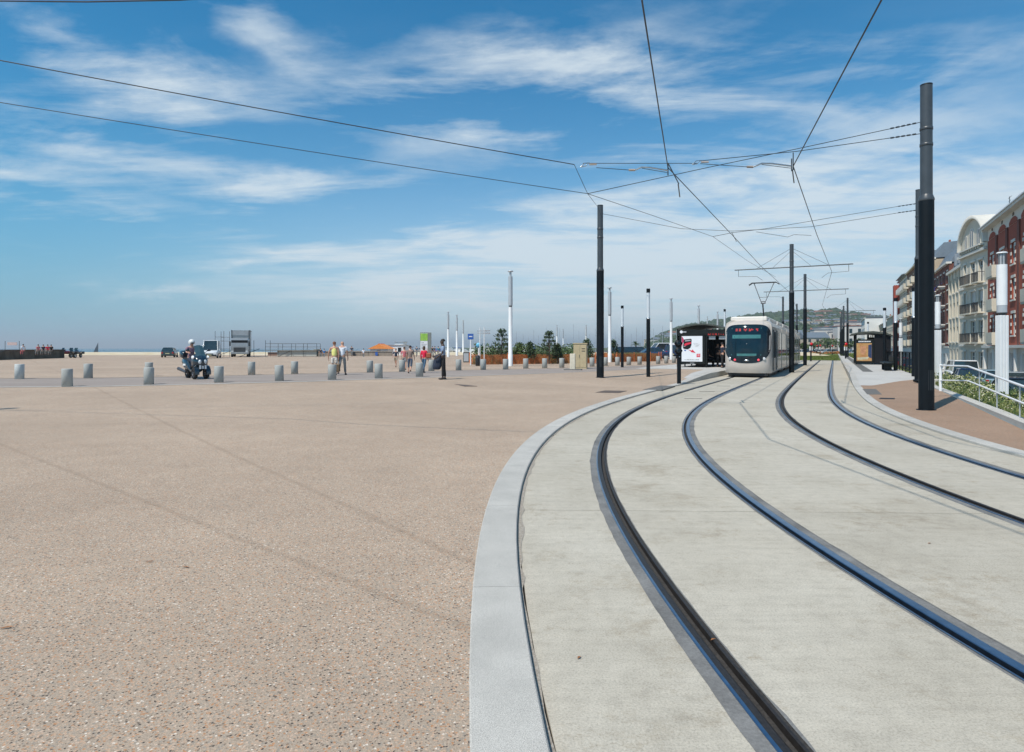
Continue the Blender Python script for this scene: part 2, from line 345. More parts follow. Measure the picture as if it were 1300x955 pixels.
# ---------------------------------------------------------------- ground
def lin(a,b,n): return [a+(b-a)*i/(n-1) for i in range(n)]
def plaza():
    ys=lin(-24,60,113)+[64,68,72,78,84,90,96,102,108,113,117,119]
    ds=[0,.15,.3,.6,1,1.5,2,3,4,5.5,7,9,12,16,22,30,40,55,75,110,160]
    rows=[]
    for y in ys:
        x0=atY(KLO,y); x0=min(x0,60); rows.append([(x0-d,y,zl(x0-d,y)) for d in ds])
    MB().grid(rows).build('plaza',AGG,kind='structure')
    # right pavement between kerb and embankment
    rows=[]
    for y in lin(-24,31,111):
        x0=atY(KRO,y)
        # boundary on line u=4.2
        p=T(4.15,(y-T(4.15,0).y)/DD.y); rows.append([(x0+(p.x-x0)*k/8,y,zr(x0+(p.x-x0)*k/8,y)) for k in range(9)])
    MB().grid(rows).build('right_pavement',AGG2,kind='structure')
plaza()
# land under and beyond everything
g=MB()
g.quad((-170,-60,-.45),(160,-60,-2.2),(160,118,-2.2),(-170,118,-.45)) if False else None
xs=[-20,0,20,40,60,80,100,140,200,300,420,600,900,1400,2400]
def landz(x,y):
    u,w=uw(x,y)
    return -.35-1.05*ss(u,4.5,7)
ys=[118,130,160,200,260,330,420,520]
rows=[[( -60+x*.6,y,-.1-.25*ss(x,0,20)) for x in (0,20,60,100,150,220,320,460)] for y in ys]
MB().grid(rows).build('far_ground',ASPH,kind='structure')
road=MB().quad(T(6.9,-75,-1.3),T(26,-75,-1.3),T(26,420,-1.3),T(6.9,420,-1.3)).build('street',ASPH,kind='structure')
MB().box(0,1.7,-75,420,-1.42,-1.17,0).build('far_pavement',PAVE,kind='structure',loc=T(11.95,0),rz=TR)
# embankment
rows=[[T(u,w,z) for u,z in ((4.43,.10),(4.9,-.05),(5.6,-.35),(6.4,-.85),(6.95,-1.32))] for w in lin(-75,140,60)]
MB().grid(rows).build('embankment',GRASS,kind='structure')
MB().box(4.17,4.42,-75,-19.3,-.4,.165).build('edging_stone',GRAN,kind='structure',loc=C2,rz=TR)
# track bed: base + cast slabs with open joints
def zip_region(a,b,z): return [(p[0],p[1],z) for p in a],[(p[0],p[1],z) for p in b]
bed=empty('track_bed',kind='structure')
base=MB(); 
for i in range(len(T1)-1):
    a=offp(T1[i],-1.75),offp(T1[i+1],-1.75)
    base.quad((*a[0],-.07),(*a[1],-.07),(*offp(T1[i+1],1.7),-.07),(*offp(T1[i],1.7),-.07))
base.build('slab_joint_base',DARK,bed)
def nearest(T_,p):
    best=min(range(len(T_)),key=lambda i:(T_[i][0]-p[0])**2+(T_[i][1]-p[1])**2)
    return best
def resamp(c,s0,s1,ds): pass
def cen(Tk,s):
    for i in range(len(Tk)-1):
        if Tk[i][3]<=s<=Tk[i+1][3]:
            t=(s-Tk[i][3])/(Tk[i+1][3]-Tk[i][3]); a,b=Tk[i],Tk[i+1]; return tuple(a[j]+(b[j]-a[j])*t for j in range(4))
    return Tk[-1]
def strips(Tk,o0,o1,sj,name,z=0,th=.0,fn=None,m=CONC,gap=.012,step=.7):
    for s0,s1 in zip(sj[:-1],sj[1:]):
        n=max(2,int((s1-s0)/step)+1); mb=MB(); rows=[]
        for s in lin(s0+gap/2,s1-gap/2,n):
            c=cen(Tk,s); a=offp(c,o0); b=offp(c,o1)
            if fn: b=fn(c,b)
            zz=z(a[1]) if callable(z) else z
            rows.append([(*a,zz-.06),(*a,zz),(*b,zz),(*b,zz-.06)] if not th else [(*a,zz-th),(*a,zz-.006),(a[0]+(b[0]-a[0])*.03,a[1]+(b[1]-a[1])*.03,zz),(a[0]+(b[0]-a[0])*.97,a[1]+(b[1]-a[1])*.97,zz),(*b,zz-.006),(*b,zz-th)])
        mb.grid(rows,0,False)
        for r in (rows[0],rows[-1]): mb.quad(*r)
        mb.build(name,m,bed if name=='concrete_slab' else None) if name=='concrete_slab' else mb.build(name,m,th_par)
RH=.035  # half rail head
GW=.115   # opening for rail, groove and filler each side of rail centre (o offset of rail centre .7525)
sj1=[-120,-90,-70,-50,-40,-32,-26,-20,-14,-8,-3,3.5,8.5,13.5,19.5,26.5,32,38,44,50,58,66]
th_par=None
def mid2(c,b):
    # the strip between the tracks ends at the second track's left rail
    i=nearest(T2,offp(c,2.6)); 
    return offp(T2[i],-.7525-GW)
# nearest sample is coarse: refine
def near_ref(Tk,p):
    i=nearest(Tk,p); best=None
    for k in (i-1,i):
        if k<0 or k+1>=len(Tk): continue
        a,b=Tk[k],Tk[k+1]; ax,ay=b[0]-a[0],b[1]-a[1]; t=max(0,min(1,((p[0]-a[0])*ax+(p[1]-a[1])*ay)/(ax*ax+ay*ay)))
        q=tuple(a[j]+(b[j]-a[j])*t for j in range(4)); d=(q[0]-p[0])**2+(q[1]-p[1])**2
        if best is None or d<best[0]: best=(d,q)
    return best[1]
def mid2(c,b): return offp(near_ref(T2,offp(c,2.6)),-.7525-GW)
strips(T1,-1.66,-.7525-GW,sj1,'concrete_slab')
strips(T1,-.7525+GW,.7525-GW,sj1,'concrete_slab')
strips(T1,.7525+GW,2.6,[s for s in sj1 if s<60],'concrete_slab',fn=mid2)
sj2=[-120,-90,-60,-45,-32,-22,-14,-7,-1,5,10,15,20,24.5,30,36,42,48,54,62,70,80]
strips(T2,-.7525+GW,.7525-GW,sj2,'concrete_slab')
strips(T2,.7525+GW,1.615,sj2,'concrete_slab')
base=MB()
for i in range(len(T2)-1):
    base.quad((*offp(T2[i],-2.3),-.075),(*offp(T2[i+1],-2.3),-.075),(*offp(T2[i+1],1.7),-.075),(*offp(T2[i],1.7),-.075))
base.build('slab_joint_base',DARK,bed)
# rails: filler, head, flangeway, keeper, filler, extruded along the curve
RAILL={(1,-1):'outer grooved rail of the left track, nearest the wide granite kerb',(1,1):'inner rail of the left track, bluish polished head with dark groove',
       (2,-1):'left rail of the right track, dark groove curving to the right',(2,1):'right rail of the right track, nearest the brown pavement'}
for k,Tk in ((1,T1),(2,T2)):
    for sg in (-1,1):
        o=.7525*sg; root=empty('tram_rail',kind=None,label=RAILL[(k,sg)],cat='rail',group='steel rails of the tramway')
        # gauge side is towards track centre
        def ribbon(segs,name,m):
            mb=MB(); rows=[]
            for c in Tk:
                if c[3]<-120: continue
                rows.append([(*offp(c,o-sg*a),z) for a,z in segs])
            mb.grid(rows,0,False); mb.build(name,m,root)
        wv=.012
        ribbon([(-GW,-.03),(-GW,-.001),(-.034,-.001)],'outer_filler',FILL)
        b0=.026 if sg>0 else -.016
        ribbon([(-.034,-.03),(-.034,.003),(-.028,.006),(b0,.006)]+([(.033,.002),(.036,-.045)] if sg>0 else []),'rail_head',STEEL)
        if sg<0: ribbon([(b0,.006),(.02,.003),(.033,-.006),(.036,-.045)],'glintless_gauge_face',STEELD)  # left heads coloured dark where they mirror less sky, leaving a thin glint
        ribbon([(.036,-.040),(.078,-.034)],'groove_bed',RUB)
        for e_,w_ in ((-1,.012),(1,.010)):
            mb=MB(); rows=[]; rz_=random.Random(k*10+sg+e_)
            for s_ in lin(8 if k==1 else 16,Tk[-1][3]-4,620):
                c=cen(Tk,s_); j=max(0,mnoise.noise(Vector((s_*2.3,k*7+sg,e_*3)))+.35*mnoise.noise(Vector((s_*11,k*7+sg,e_*3))))*w_*1.8+.002+rz_.random()*.003
                rows.append([(*offp(c,o-sg*e_*(GW-.004)),.0012),(*offp(c,o-sg*e_*(GW+j)),.0012)])
            mb.grid(rows,0,False).build('sealant_edge',FILL,root)
        ribbon([(.078,-.045),(.079,.000),(.083,.003),(.094,.003),(.095,-.02)],'keeper',STEEL if sg>0 else STEELD)  # left keeper's lack of blue sky reflection is painted by dark steel
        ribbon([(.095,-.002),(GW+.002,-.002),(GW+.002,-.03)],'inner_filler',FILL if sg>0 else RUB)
for i,(x,y,r_,ln) in enumerate(((8,797,.2,.10),(236,720,-.3,.07),(190,713,.5,.06),(735,835,.8,.035),(905,812,.4,.04),(1180,690,.2,.04))):
    zz=.046 if x<600 else .004; Yq=(CH-zz)*F/(y-HY); q=MB().add([(-ln/2,-.004,.001),(0,-.009,.006),(ln/2,0,.002),(0,.008,.005)],[(0,1,2,3)]).build('dry_leaf',LEAFM,loc=((x-650)/F*Yq,Yq,zz),rz=r_)
    tag(q,'tiny dry leaf on the '+('square' if x<600 else 'concrete')+' in the foreground, '+['at the left edge','second from the left','third from the left','just right of the wide kerb','between the rails of the left track','between the two tracks'][i],'leaf','dry leaves on the ground')
# kerbs of granite stones
def kerb(Tk,o0,o1,s0,s1,h,label,n0=2.0,ofn=None):
    global th_par
    th_par=empty('granite_kerb',kind='structure'); sj=[s0]
    while sj[-1]<s1: sj.append(sj[-1]+n0)
    for a,b in zip(sj[:-1],sj[1:]):
        mb=MB(); rows=[]; n=max(3,int((b-a)/.4))
        for s in lin(a+.003,b-.003,n):
            c=cen(Tk,s); p=offp(c,o0 if not ofn else ofn(c)); q=offp(c,o1); zz=h(p[1])
            w=Vector((q[0]-p[0],q[1]-p[1],0)).normalized()*.008
            rows.append([(*p,-.12),(*p,zz-.008),(p[0]+w.x,p[1]+w.y,zz),(q[0]-w.x,q[1]-w.y,zz),(*q,zz-.004),(*q,zz-.14)])
        mb.grid(rows,0,False); mb.quad(*rows[0]); mb.quad(*rows[-1]); mb.build('kerbstone',GRAN,th_par)
kerb(T1,-1.69,-2.0,-110,62,lambda y:hkl(y)+.004,'',ofn=lambda c:-1.69+.15*ss(-c[3],-8,0))
kerb(T2,1.62,1.88,-110,80,lambda y:hkr(y)+.004,'')
# dirt gathered along the left kerb
mb=MB(); rows=[]
for s in lin(10,60,260):
    c=cen(T1,s); w=.015+.07*abs(mnoise.noise(Vector((s*1.7,0,0))))+.03*random.random()
    rows.append([(*offp(c,-1.69),.004),(*offp(c,-1.69+w),.004)])
mb.grid(rows).build('kerb_dirt',DIRT,kind='stuff')
# platforms: paving sheets following the ground, laid a little proud
def sheet(poly,m,name,zf,dz=.004,n=1,kind='structure',seg=6):
    # quad poly subdivided so it follows the ground
    a,b,c,d=[Vector((p[0],p[1],0)) for p in poly]; rows=[]
    for i in range(seg+1):
        l=a.lerp(d,i/seg); r_=b.lerp(c,i/seg); rows.append([(lambda q:(q.x,q.y,zf(q.x,q.y)+dz))(l.lerp(r_,j/seg)) for j in range(seg+1)])
    return MB().grid(rows).build(name,m,kind=kind)
def uT1(x,y):  # offset from left-track centre
    v=Vector((x-T1[100][0] if False else x-13.5024,y-35.6634,0)); return v.dot(NN),v.dot(DD)
C1=Vector((13.5024,35.6634,0))
def TL(u,w,z=0): p=C1+NN*u+DD*w; return Vector((p.x,p.y,z))
sheet([TL(-2.0,1.8),TL(-7.2,1.8),TL(-7.2,62),TL(-2.0,62)],PAVE,'left_platform',zl,seg=40,dz=.006)
sheet([TL(-2.0,1.8),TL(-2.0,-7.5),TL(-2.25,-7.0),TL(-2.9,1.8)],PAVE,'ramp_paving',zl,seg=14,dz=.005)
def zrr(x,y): return max(hkr(y),.0)
rows=[[T(u,w,hkr(T(u,w).y)+.006) for u in lin(1.88,4.4,6)] for w in lin(-24.5,66,80)]
mb=MB().grid(rows); mb.build('right_platform',PAVE,kind='structure')
MB().grid([[T(2.35,w,.291),T(2.85,w,.291)] for w in lin(-14.5,60,20)]).build('tactile_strip',DARK,kind='structure')
MB().box(4.4,4.52,-24.5,66,-.3,.283).build('platform_wall',GRAN,kind='structure',loc=C2,rz=TR)
# covers and patches in the paving
def patch(pxs,m,name,right=False,dz=.009,label=None,cat=None,group=None,kind=None):
    pts=[P(x,y,None,right) for x,y in pxs]; c=sum(pts,Vector())/len(pts)
    mb=MB(); up=[(p.x-c.x,p.y-c.y,p.z-c.z+dz) for p in pts]; lo=[(x,y,z-.05) for x,y,z in up]; k=len(up)
    mb.add(up+lo,[tuple(range(k))]+[(i,(i+1)%k,k+(i+1)%k,k+i) for i in range(k)])
    return mb.build(name,m,loc=c,label=label,cat=cat,group=group,kind=kind)
BRN=mat('rusty_cover',(.10,.075,.06),.8,.3,8)
patch([(756,498.6),(786,499.2),(796,496.6),(768,496)],BRN,'access_cover',label='brown metal access cover in the paving left of the big post',cat='cover')
patch([(577,488),(592,489),(606,490.6),(590,490.8)],BRN,'access_cover',label='small dark cover in the paving beside the standing man',cat='cover')
patch([(816,495.0),(840,495.3),(857,490.2),(838,489.8)],DARK,'paving_patch',kind='structure')
patch([(1095,494.2),(1112,494.2),(1119.5,501),(1101,501)],DARK,'paving_patch',right=True,kind='structure')
patch([(1117,505.4),(1136,505.8),(1136,507),(1116,506.6)],BLK,'drain_slot',right=True,label='dark drain slot in the brown right hand pavement',cat='drain')
for i,(x,y) in enumerate(((880,506.3),(897.5,497.3),(918.5,490.3))):
    p0=Vector(((x-650)/F*(CH*F/(y-HY)),CH*F/(y-HY),0)); 
    MB().box(-.28,.28,-.03,.03,-.02,.006).build('drain_slot',BLK,loc=p0,rz=0,label=['nearest','middle','farthest'][i]+' of the three dark drain slots between the left rails',cat='drain',group='drain slots in the left track')
# crossing band of the service road between the bollard rows
U=[(-200,481.5),(0,481),(128,480.3),(260,478),(400,474.8),(560,471.0),(700,468.2),(850,463.2)]
Lw=[(-200,492),(0,491.6),(128,490.6),(260,487.6),(400,484),(560,478.6),(700,473.8),(850,467.2)]
rows=[];rows2=[];rows3=[]
def interp_line(L_,n):
    out=[]
    for a,b in zip(L_[:-1],L_[1:]):
        for i in range(n): out.append((a[0]+(b[0]-a[0])*i/n,a[1]+(b[1]-a[1])*i/n))
    return out+[L_[-1]]
for a,b in zip(interp_line(U,8),interp_line(Lw,8)):
    p=P(*a); q=P(*b); rows.append([(lambda r_:(r_.x,r_.y,zl(r_.x,r_.y)+.005))(p.lerp(q,j/8)) for j in range(9)])
    d=(p-q); d.z=0; d.normalize(); e=q-d*.28; rows2.append([(q.x,q.y,zl(q.x,q.y)+.010),(e.x,e.y,zl(e.x,e.y)+.010)])
    e=p+d*.20; rows3.append([(p.x,p.y,zl(p.x,p.y)+.010),(e.x,e.y,zl(e.x,e.y)+.010)])
MB().grid(rows).build('service_road',LANE,kind='structure'); MB().grid(rows2).build('road_edge_stone',GRAN,kind='structure'); MB().grid(rows3).build('road_edge_joint',DARK,kind='structure')
# turf beyond the stop, on and beside the tracks
rows=[[T(u,w,.045) for u in (-9,-4.11,-2.6,-1.0,-.5,.5,1.0,1.6)] for w in lin(36,150,20)]
MB().grid(rows).build('track_turf',GRASS,kind='structure')
sheet([T(2.9,66.5),T(4.5,66.5),T(9,190),T(1.9,190)],GRASS,'platform_end_turf',lambda x,y:.26,kind='structure')
# beach, sea
rows=[]
for x in lin(-330,60,60):
    n1=mnoise.noise(Vector((x*.05,1,0))); 
    rows.append([(x,118.5,.16),(x,121,.32+.1*n1),(x,127,.72+.18*n1),(x,134,.75+.1*n1),(x,150,-.6),(x,190,-4.6)])
MB().grid(rows).build('pebble_beach',SAND,kind='structure')
SEA=mat('sea_water',(.030,.095,.14),.22,.25,.02,bump=0,world=True,spec=.5)
nt=SEA.node_tree; wv=nt.nodes.new('ShaderNodeTexNoise'); wv.inputs['Scale'].default_value=.6; wv.inputs['Detail'].default_value=6
gp=nt.nodes.new('ShaderNodeNewGeometry'); nt.links.new(gp.outputs['Position'],wv.inputs['Vector']); bq=nt.nodes.new('ShaderNodeBump'); bq.inputs['Strength'].default_value=.9; bq.inputs['Distance'].default_value=.5
nt.links.new(wv.outputs['Fac'],bq.inputs['Height']); nt.links.new(bq.outputs[0],nt.nodes['Principled BSDF'].inputs['Normal'])
MB().grid([[(x,y,-4) for x in (-12000,-4000,-1500,-500,0,500,1500,4000,12000)] for y in (160,400,1000,3000,7000,14000)]).build('sea',SEA,kind='structure')
# ---------------------------------------------------------------- bollards
BOLM=mat('bollard_stone',(.36,.375,.36),.75,.05,9,bump=.15); BOLM2=mat('bollard_pale',(.50,.53,.52),.7,.1,12,bump=.2)
mb=MB().lathe([(.0,-.1),(.172,-.1),(.172,.625),(.164,.642),(.0,.645)],24)
proto=mb.build('bollard',BOLM,loc=(0,0,0)); bme=proto.data; bpy.data.objects.remove(proto)
near=[(85.4,491),(188.8,488.4),(277.7,485.8),(354.7,483.8),(421.5,482.3),(480.8,480.5),(532.6,478.5)]
far=[(24.6,481.4),(112,480.4),(189,477.6),(319.4,476),(374,474.9),(469.7,473),(510.5,472),(547.7,471.3)]
third=[(582.2,470.3),(613.4,469.7),(641.9,469.2),(667.5,468),(691.4,467.6),(713.3,467),(751.7,465.6),(768.8,464.8),(783.9,464.3),(798.3,463.8),(812,463.2),(835.6,462.3),(845.9,461.6),(855.6,461)]
ordn=['first','second','third','fourth','fifth','sixth','seventh','eighth','ninth','tenth','eleventh','twelfth','thirteenth','fourteenth','fifteenth','sixteenth','seventeenth','eighteenth','nineteenth','twentieth']
ordn+=['twenty '+q for q in ordn[:9]]+['thirtieth']+['thirty '+q for q in ordn[:9]]+['fortieth']+['forty '+q for q in ordn[:9]]+['fiftieth']+['fifty '+q for q in ordn[:9]]
for row,lab,grp in ((near,'round grey stone bollard, %s from the left in the row nearest the camera','bollards on the near side of the service road'),
                (far,'round grey stone bollard, %s from the left in the row beyond the service road','bollards on the far side of the service road'),
                (third,'small grey bollard, %s from the left in the row before the planted beds','bollards in front of the planted beds')):
    for i,(x,y) in enumerate(row):
        o=bpy.data.objects.new('bollard',bme if not (row is far and i==0) else bme.copy()); COL.objects.link(o); p=P(x,y); o.location=p; o.rotation_euler=(random.gauss(0,.012),random.gauss(0,.012),random.random()*6)
        if row is far and i==0: o.data.materials[0]=BOLM2
        tag(o,lab%ordn[i],'bollard',grp)
# ---------------------------------------------------------------- catenary masts and lamps
HATCH=mat('hatch_paint',(.012,.015,.018),.45,.2,8)
def mast(loc,h,split,r,label,zb=0,bands=True):
    o=empty('catenary_mast',loc,0,label,'mast','steel masts carrying the tram wires')
    MB().cyl((0,0,-.1),(0,0,split),r,r*.99,20).build('lower_sleeve',BLK,o)
    MB().lathe([(r,-.08),(r*1.28,-.08),(r*1.28,.012),(r,.014)],20).build('base_plate',BLK,o); MB().add([(r*1.004*math.sin(a),-r*1.004*math.cos(a),z) for a,z in ((-.35,.5),(0,.5),(.35,.5),(.35,1.0),(0,1.0),(-.35,1.0))],[(0,1,4,5),(1,2,3,4)]).build('service_hatch',HATCH,o)
    mb=MB().cyl((0,0,split-.02),(0,0,h),r*.80,r*.78,20,caps=True)
    mb.build('upper_tube',GRYP,o)
    mb=MB().lathe([(r*.99,split),(r*1.03,split+.01),(r*1.03,split+.05),(r*.8,split+.16)],20); mb.build('collar',GRYP,o)
    for q in (h-1.15,h-1.55): MB().lathe([(r*.80,q),(r*.86,q+.005),(r*.86,q+.07),(r*.80,q+.075)],16).build('clamp_band',GRYP,o)
    MB().lathe([(r*.80,h-.03),(r*.80,h+.0),(.01,h+.02)],16).build('cap',BLK,o)
    return o
pR=P(1176,520.5,None,True); mast(pR,8.2-pR.z,5.28-pR.z,.172,'thick black and grey mast standing on the brown pavement at the right')
pR2=Vector((16.93,26.2,.28)); mast(pR2,7.9,5.0,.17,'black mast half hidden behind the big right hand mast')
pL=P(762,479.5); mast(pL,8.3-pL.z,5.2-pL.z,.172,'tall black and grey mast standing alone left of the tram stop')
def cantilever(u,w,h,half,beamz,label,split=5.2,z0=0,arms=True,left=True,right=True,r=.16,hb=.0):
    m=mast((0,0,0),h,split,r,label); m.location=T(u,w,z0); m.rotation_euler=(0,0,TR)
    mb=MB().cyl((-half if left else 0,0,beamz),(half if right else 0,0,beamz),.035,n=8); mb.build('cross_arm',GRYP,m)
    for s in ([-1] if left else [])+([1] if right else []):
        MB().cyl((s*half*.62,0,beamz),(0,0,h-.25),.011,n=5).build('stay',WIRE,m); MB().cyl((s*half*.33,0,beamz),(0,0,h-.4),.009,n=5).build('stay',WIRE,m)
        MB().cyl((s*half*.93,0,beamz-.02),(s*half*.93,0,beamz-.45),.014,n=6).tube([(s*half*.93,0,beamz-.45),(s*half*.6,0,beamz-.5),(s*half*.5,0,beamz-.78)],.012,5).build('steady_arm',GRYP,m)
    return m
def onray(px,Y): return uw(*(A(px,Y).xy))
for px,Y,lab in ((1005,41.3,'nearest black mast between the tracks, beside the tram'),(1022,58,'second mast between the tracks, with wires on a cross arm'),(1076,92,'mast standing right of the tracks beside the turf')):
    u,w=onray(px,Y); cantilever(u,w,8.4 if Y<60 else 8.9,3.55,6.9 if Y<60 else 7.0,lab)
for i,(px,Y) in enumerate(((1071,105),(1068.5,122),(1067,142))):
    u,w=onray(px,Y); cantilever(u,w,8.6,3.2,7.0,'distant mast right of the turf, '+['first','second','third'][i]+' in the receding line behind the nearer mast')
for px,Y,lab in ((994,81,'mast rising behind the tram roof'),(1011.6,94,'thin distant mast just right of the tram')):
    p=A(px,Y); mast(p,8.2,5.0,.15,lab)
mastoff=mast(Vector((-16.75,11.1,.1)),9.0,5.3,.17,'mast out on the left of the square')
# overhead wires ------------------------------------------------
def wire(name,pts,r,label,cat='wire',m=WIRE,sag=0,n=14,group=None,parent=None):
    out=[]
    for a,b in zip(pts[:-1],pts[1:]):
        a=Vector(a);b=Vector(b)
        for i in range(n if sag else 1):
            t=i/(n if sag else 1); q=a.lerp(b,t); q.z-=sag*4*t*(1-t); out.append(q)
    out.append(Vector(pts[-1])); return MB().tube(out,r,5).build(name,m,parent,label=label,cat=cat,group=group)
def W3(px,py,Y): return Vector(((px-650)/F*Y,Y,ZA(py,Y)))
L0=W3(848,213,15.3); R0=W3(1007,211,15.25)
L1=W3(930,299,25.2); R1=W3(1037,298,24.9)
ctrL=[Vector((1.3,-9,6)),W3(815,0,7.95),L0,L1]; ctrR=[Vector((4.6,-10,6)),W3(1119,0,7.95),R0,R1]
for w in (-3,16,45,80,130): ctrL.append(TL(.15 if w%2 else -.15,w+8,5.95)); ctrR.append(T(.15 if w%2 else -.15,w,5.95))
ctrL[4]=W3(966,338,34); ctrL[5]=W3(1003,372,52)
ctrR[4]=W3(1056,345,39)
wire('contact_wire',ctrL,.0125,'overhead contact wire curving above the left track',group='contact wires over the tracks')
wire('contact_wire',ctrR,.0125,'overhead contact wire curving above the right track',group='contact wires over the tracks')
N1=W3(729,209,15.5); N2=W3(746,246,16.2); topR=Vector((pR.x,pR.y,0))
G1='span wires of the nearest crossing'
wire('span_wire',[(-16.6,10.85,8.05),N1],.011,'upper long span wire crossing the sky from the left edge',sag=.06,group=G1)
wire('span_wire',[(-16.8,11.4,7.28),N2],.008,'lower long span wire crossing the sky from the left edge',sag=.05,group=G1)
wire('span_wire',[(-16.6,11,8.6),W3(0,1.5,10),W3(110,2.5,9.4),W3(228,.2,9),W3(420,-12,8.4)],.012,'short piece of cable at the top left corner of the sky',group=G1)
wire('span_wire',[W3(740,207.5,15.5),W3(886,207.5,15.4)],.008,'level span wire left of the left contact wire',group=G1)
wire('span_wire',[W3(888,204.5,15.4),W3(1010,192.5,15.6),W3(1168,170,15.9)],.009,'lower span wire running to the big right hand mast',group=G1)
wire('span_wire',[N2,W3(900,212.5,16),W3(1010,189.5,15.9),W3(1168,155.5,15.9)],.009,'upper span wire running to the big right hand mast',group=G1)
wire('span_wire',[N1,N2,(pL.x-.1,pL.y,8.2)],.007,'thin wire from the span down to the top of the left mast',group=G1)
wire('span_wire',[W3(757,213,15.5),W3(806,216.5,15.4)],.008,'short wire holding the left steady arm',group=G1)
wire('span_wire',[W3(889,208,15.4),W3(956,212.5,15.3)],.008,'short wire holding the right steady arm',group=G1)
def arm(pts,label):
    o=empty('steady_arm',pts[0],0,label,'steady arm','steady arms of the nearest span'); p0=Vector(pts[0])
    MB().tube([Vector(p)-p0 for p in pts],.020,8).build('bent_tube',STEEL2,o)
    MB().cyl((0,0,0),(-.15,0,0),.028,n=8).build('insulator',INSU,o)
    q=Vector(pts[-1])-p0; MB().tube([Vector(pts[1])-p0-Vector((0,0,.03)),q+Vector((-.02,0,-.05))],.008,5).cyl(q+Vector((0,0,.18)),q-Vector((0,0,.12)),.015,n=6).build('clip',GRYP,o)
arm([W3(806,216,15.4),W3(815,212.2,15.4),W3(826,212.8,15.35),W3(848,216.5,15.3)],'bent metal steady arm at the left contact wire')
arm([W3(956,212,15.35),W3(967,207.5,15.3),W3(980,207.8,15.3),W3(1005,211,15.25)],'bent metal steady arm at the right contact wire')
def bracket(px,py,Y,label):
    p=W3(px,py,Y); o=empty('span_bracket',p,0,label,'bracket','small brackets joining the span wires')
    MB().tube([(-.1,0,-.06),(0,0,.03),(.12,0,.05),(.02,0,-.04),(-.1,0,-.06)],.012,6).build('yoke',STEEL2,o); MB().cyl((.12,0,.0),(.30,0,.005),.02,n=8).build('insulator',INSU,o)
bracket(742,209,15.5,'metal bracket at the left end of the nearest span'); bracket(884,206,15.4,'metal bracket above the middle of the nearest span')
# tensioners near the masts
for (a,b,Y,lb) in (((1130,163.5),(1165,156),15.9,'upper chain of insulators at the big right hand mast'),((1130,175.5),(1165,170),15.9,'lower chain of insulators at the big right hand mast'),
                   ((1140,262.2),(1164,258.6),26,'upper insulators at the second right hand mast'),((1140,270.3),(1164,267),26,'lower insulators at the second right hand mast')):
    p=W3(*a,Y); q=W3(*b,Y); o=empty('insulator_chain',p,0,lb,'insulator','insulator chains by the right hand masts')
    for i in range(5): MB().cyl((q-p)*(i/5+.02),(q-p)*(i/5+.13),.022,n=7).build('insulator_link',GRYP,o)
# second span
G2='span wires of the second crossing'
N3=W3(905,300.5,24.5)
wire('span_wire',[(pL.x+.1,pL.y,7.9),W3(865,290.5,27),W3(930,293.5,25.2),W3(1030,288,25.5),W3(1165,266.5,26.2)],.009,'lower wire of the second span between the left and right masts',group=G2)
wire('span_wire',[N3,W3(930,295.5,25),W3(972,290.5,25.2),W3(1165,258,26.2)],.009,'upper wire of the second span rising to the right mast',group=G2)
wire('span_wire',[N2,W3(825,272.5,20),N3,W3(950,332,33),W3(985,352,41)],.0075,'long diagonal wire running back from the nearest span',group=G2)
wire('span_wire',[W3(960,294.5,25),W3(1000,301,24.9),W3(1008,298,24.9),W3(1030,299,24.9)],.008,'steady wire of the second span at the right contact wire',group=G2)
wire('span_wire',[W3(929,295,25.1),W3(935,307,25.6)],.010,'short hanger clip of the second span on the left wire',group=G2)
for a,b,c,d,Yb,lb in ((1007,194,1007,216,15.3,'right'),(848,207,862,234,15.5,'left')):
    MB().cyl(W3(a,b,Yb),W3(c,d,Yb),.013,n=6).cyl(W3(c-1,d,Yb),W3(c+1,d+16,Yb+1),.016,n=6).build('wire_clamp',GRYP,label='small clamp hanging on the %s contact wire at the nearest span'%lb,cat='clamp')
# lamps -----------------------------------------------------------
def black_lamp(loc,h,label,r=.085):
    o=empty('lamp_post',loc,0,label,'lamp post','slim black lamp posts with a light tube')
    MB().cyl((0,0,-.05),(0,0,h*.66),r,n=16).build('post',BLK,o); MB().cyl((0,0,h*.66),(0,0,h*.955),r*.86,n=16).build('light_tube',OPAL,o)
    MB().cyl((0,0,h*.955),(0,0,h),r*.98,n=16).build('cap',BLK,o); MB().lathe([(r,h*.655),(r*1.06,h*.657),(r*1.06,h*.667),(r*.9,h*.67)],16).build('ring',STEEL2,o)
p=P(823,478.5); black_lamp(p,4.5-p.z,'slim black lamp post with pale tube, taller of the two left of the shelter',.095)
p=P(790,466.5); black_lamp(p,4.5-p.z,'slim black lamp post farther back, between the mast and the nearer black lamp',.10)
black_lamp(A(920,58,.28),4.9,'black lamp post whose dark cap shows above the left shelter roof',.10)
for px,Y,lb in ((1137,36.9,'nearer'),(1123,45.9,'farther')): black_lamp(A(px,Y,.28),4.25,lb+' black lamp post standing at the right platform fence',.11)
black_lamp(A(1160.5,30.5,.28),4.25,'black lamp post close behind the big right hand mast',.11)
black_lamp(A(1102,72,.28),4.3,'small distant black lamp post behind the right shelter',.11)
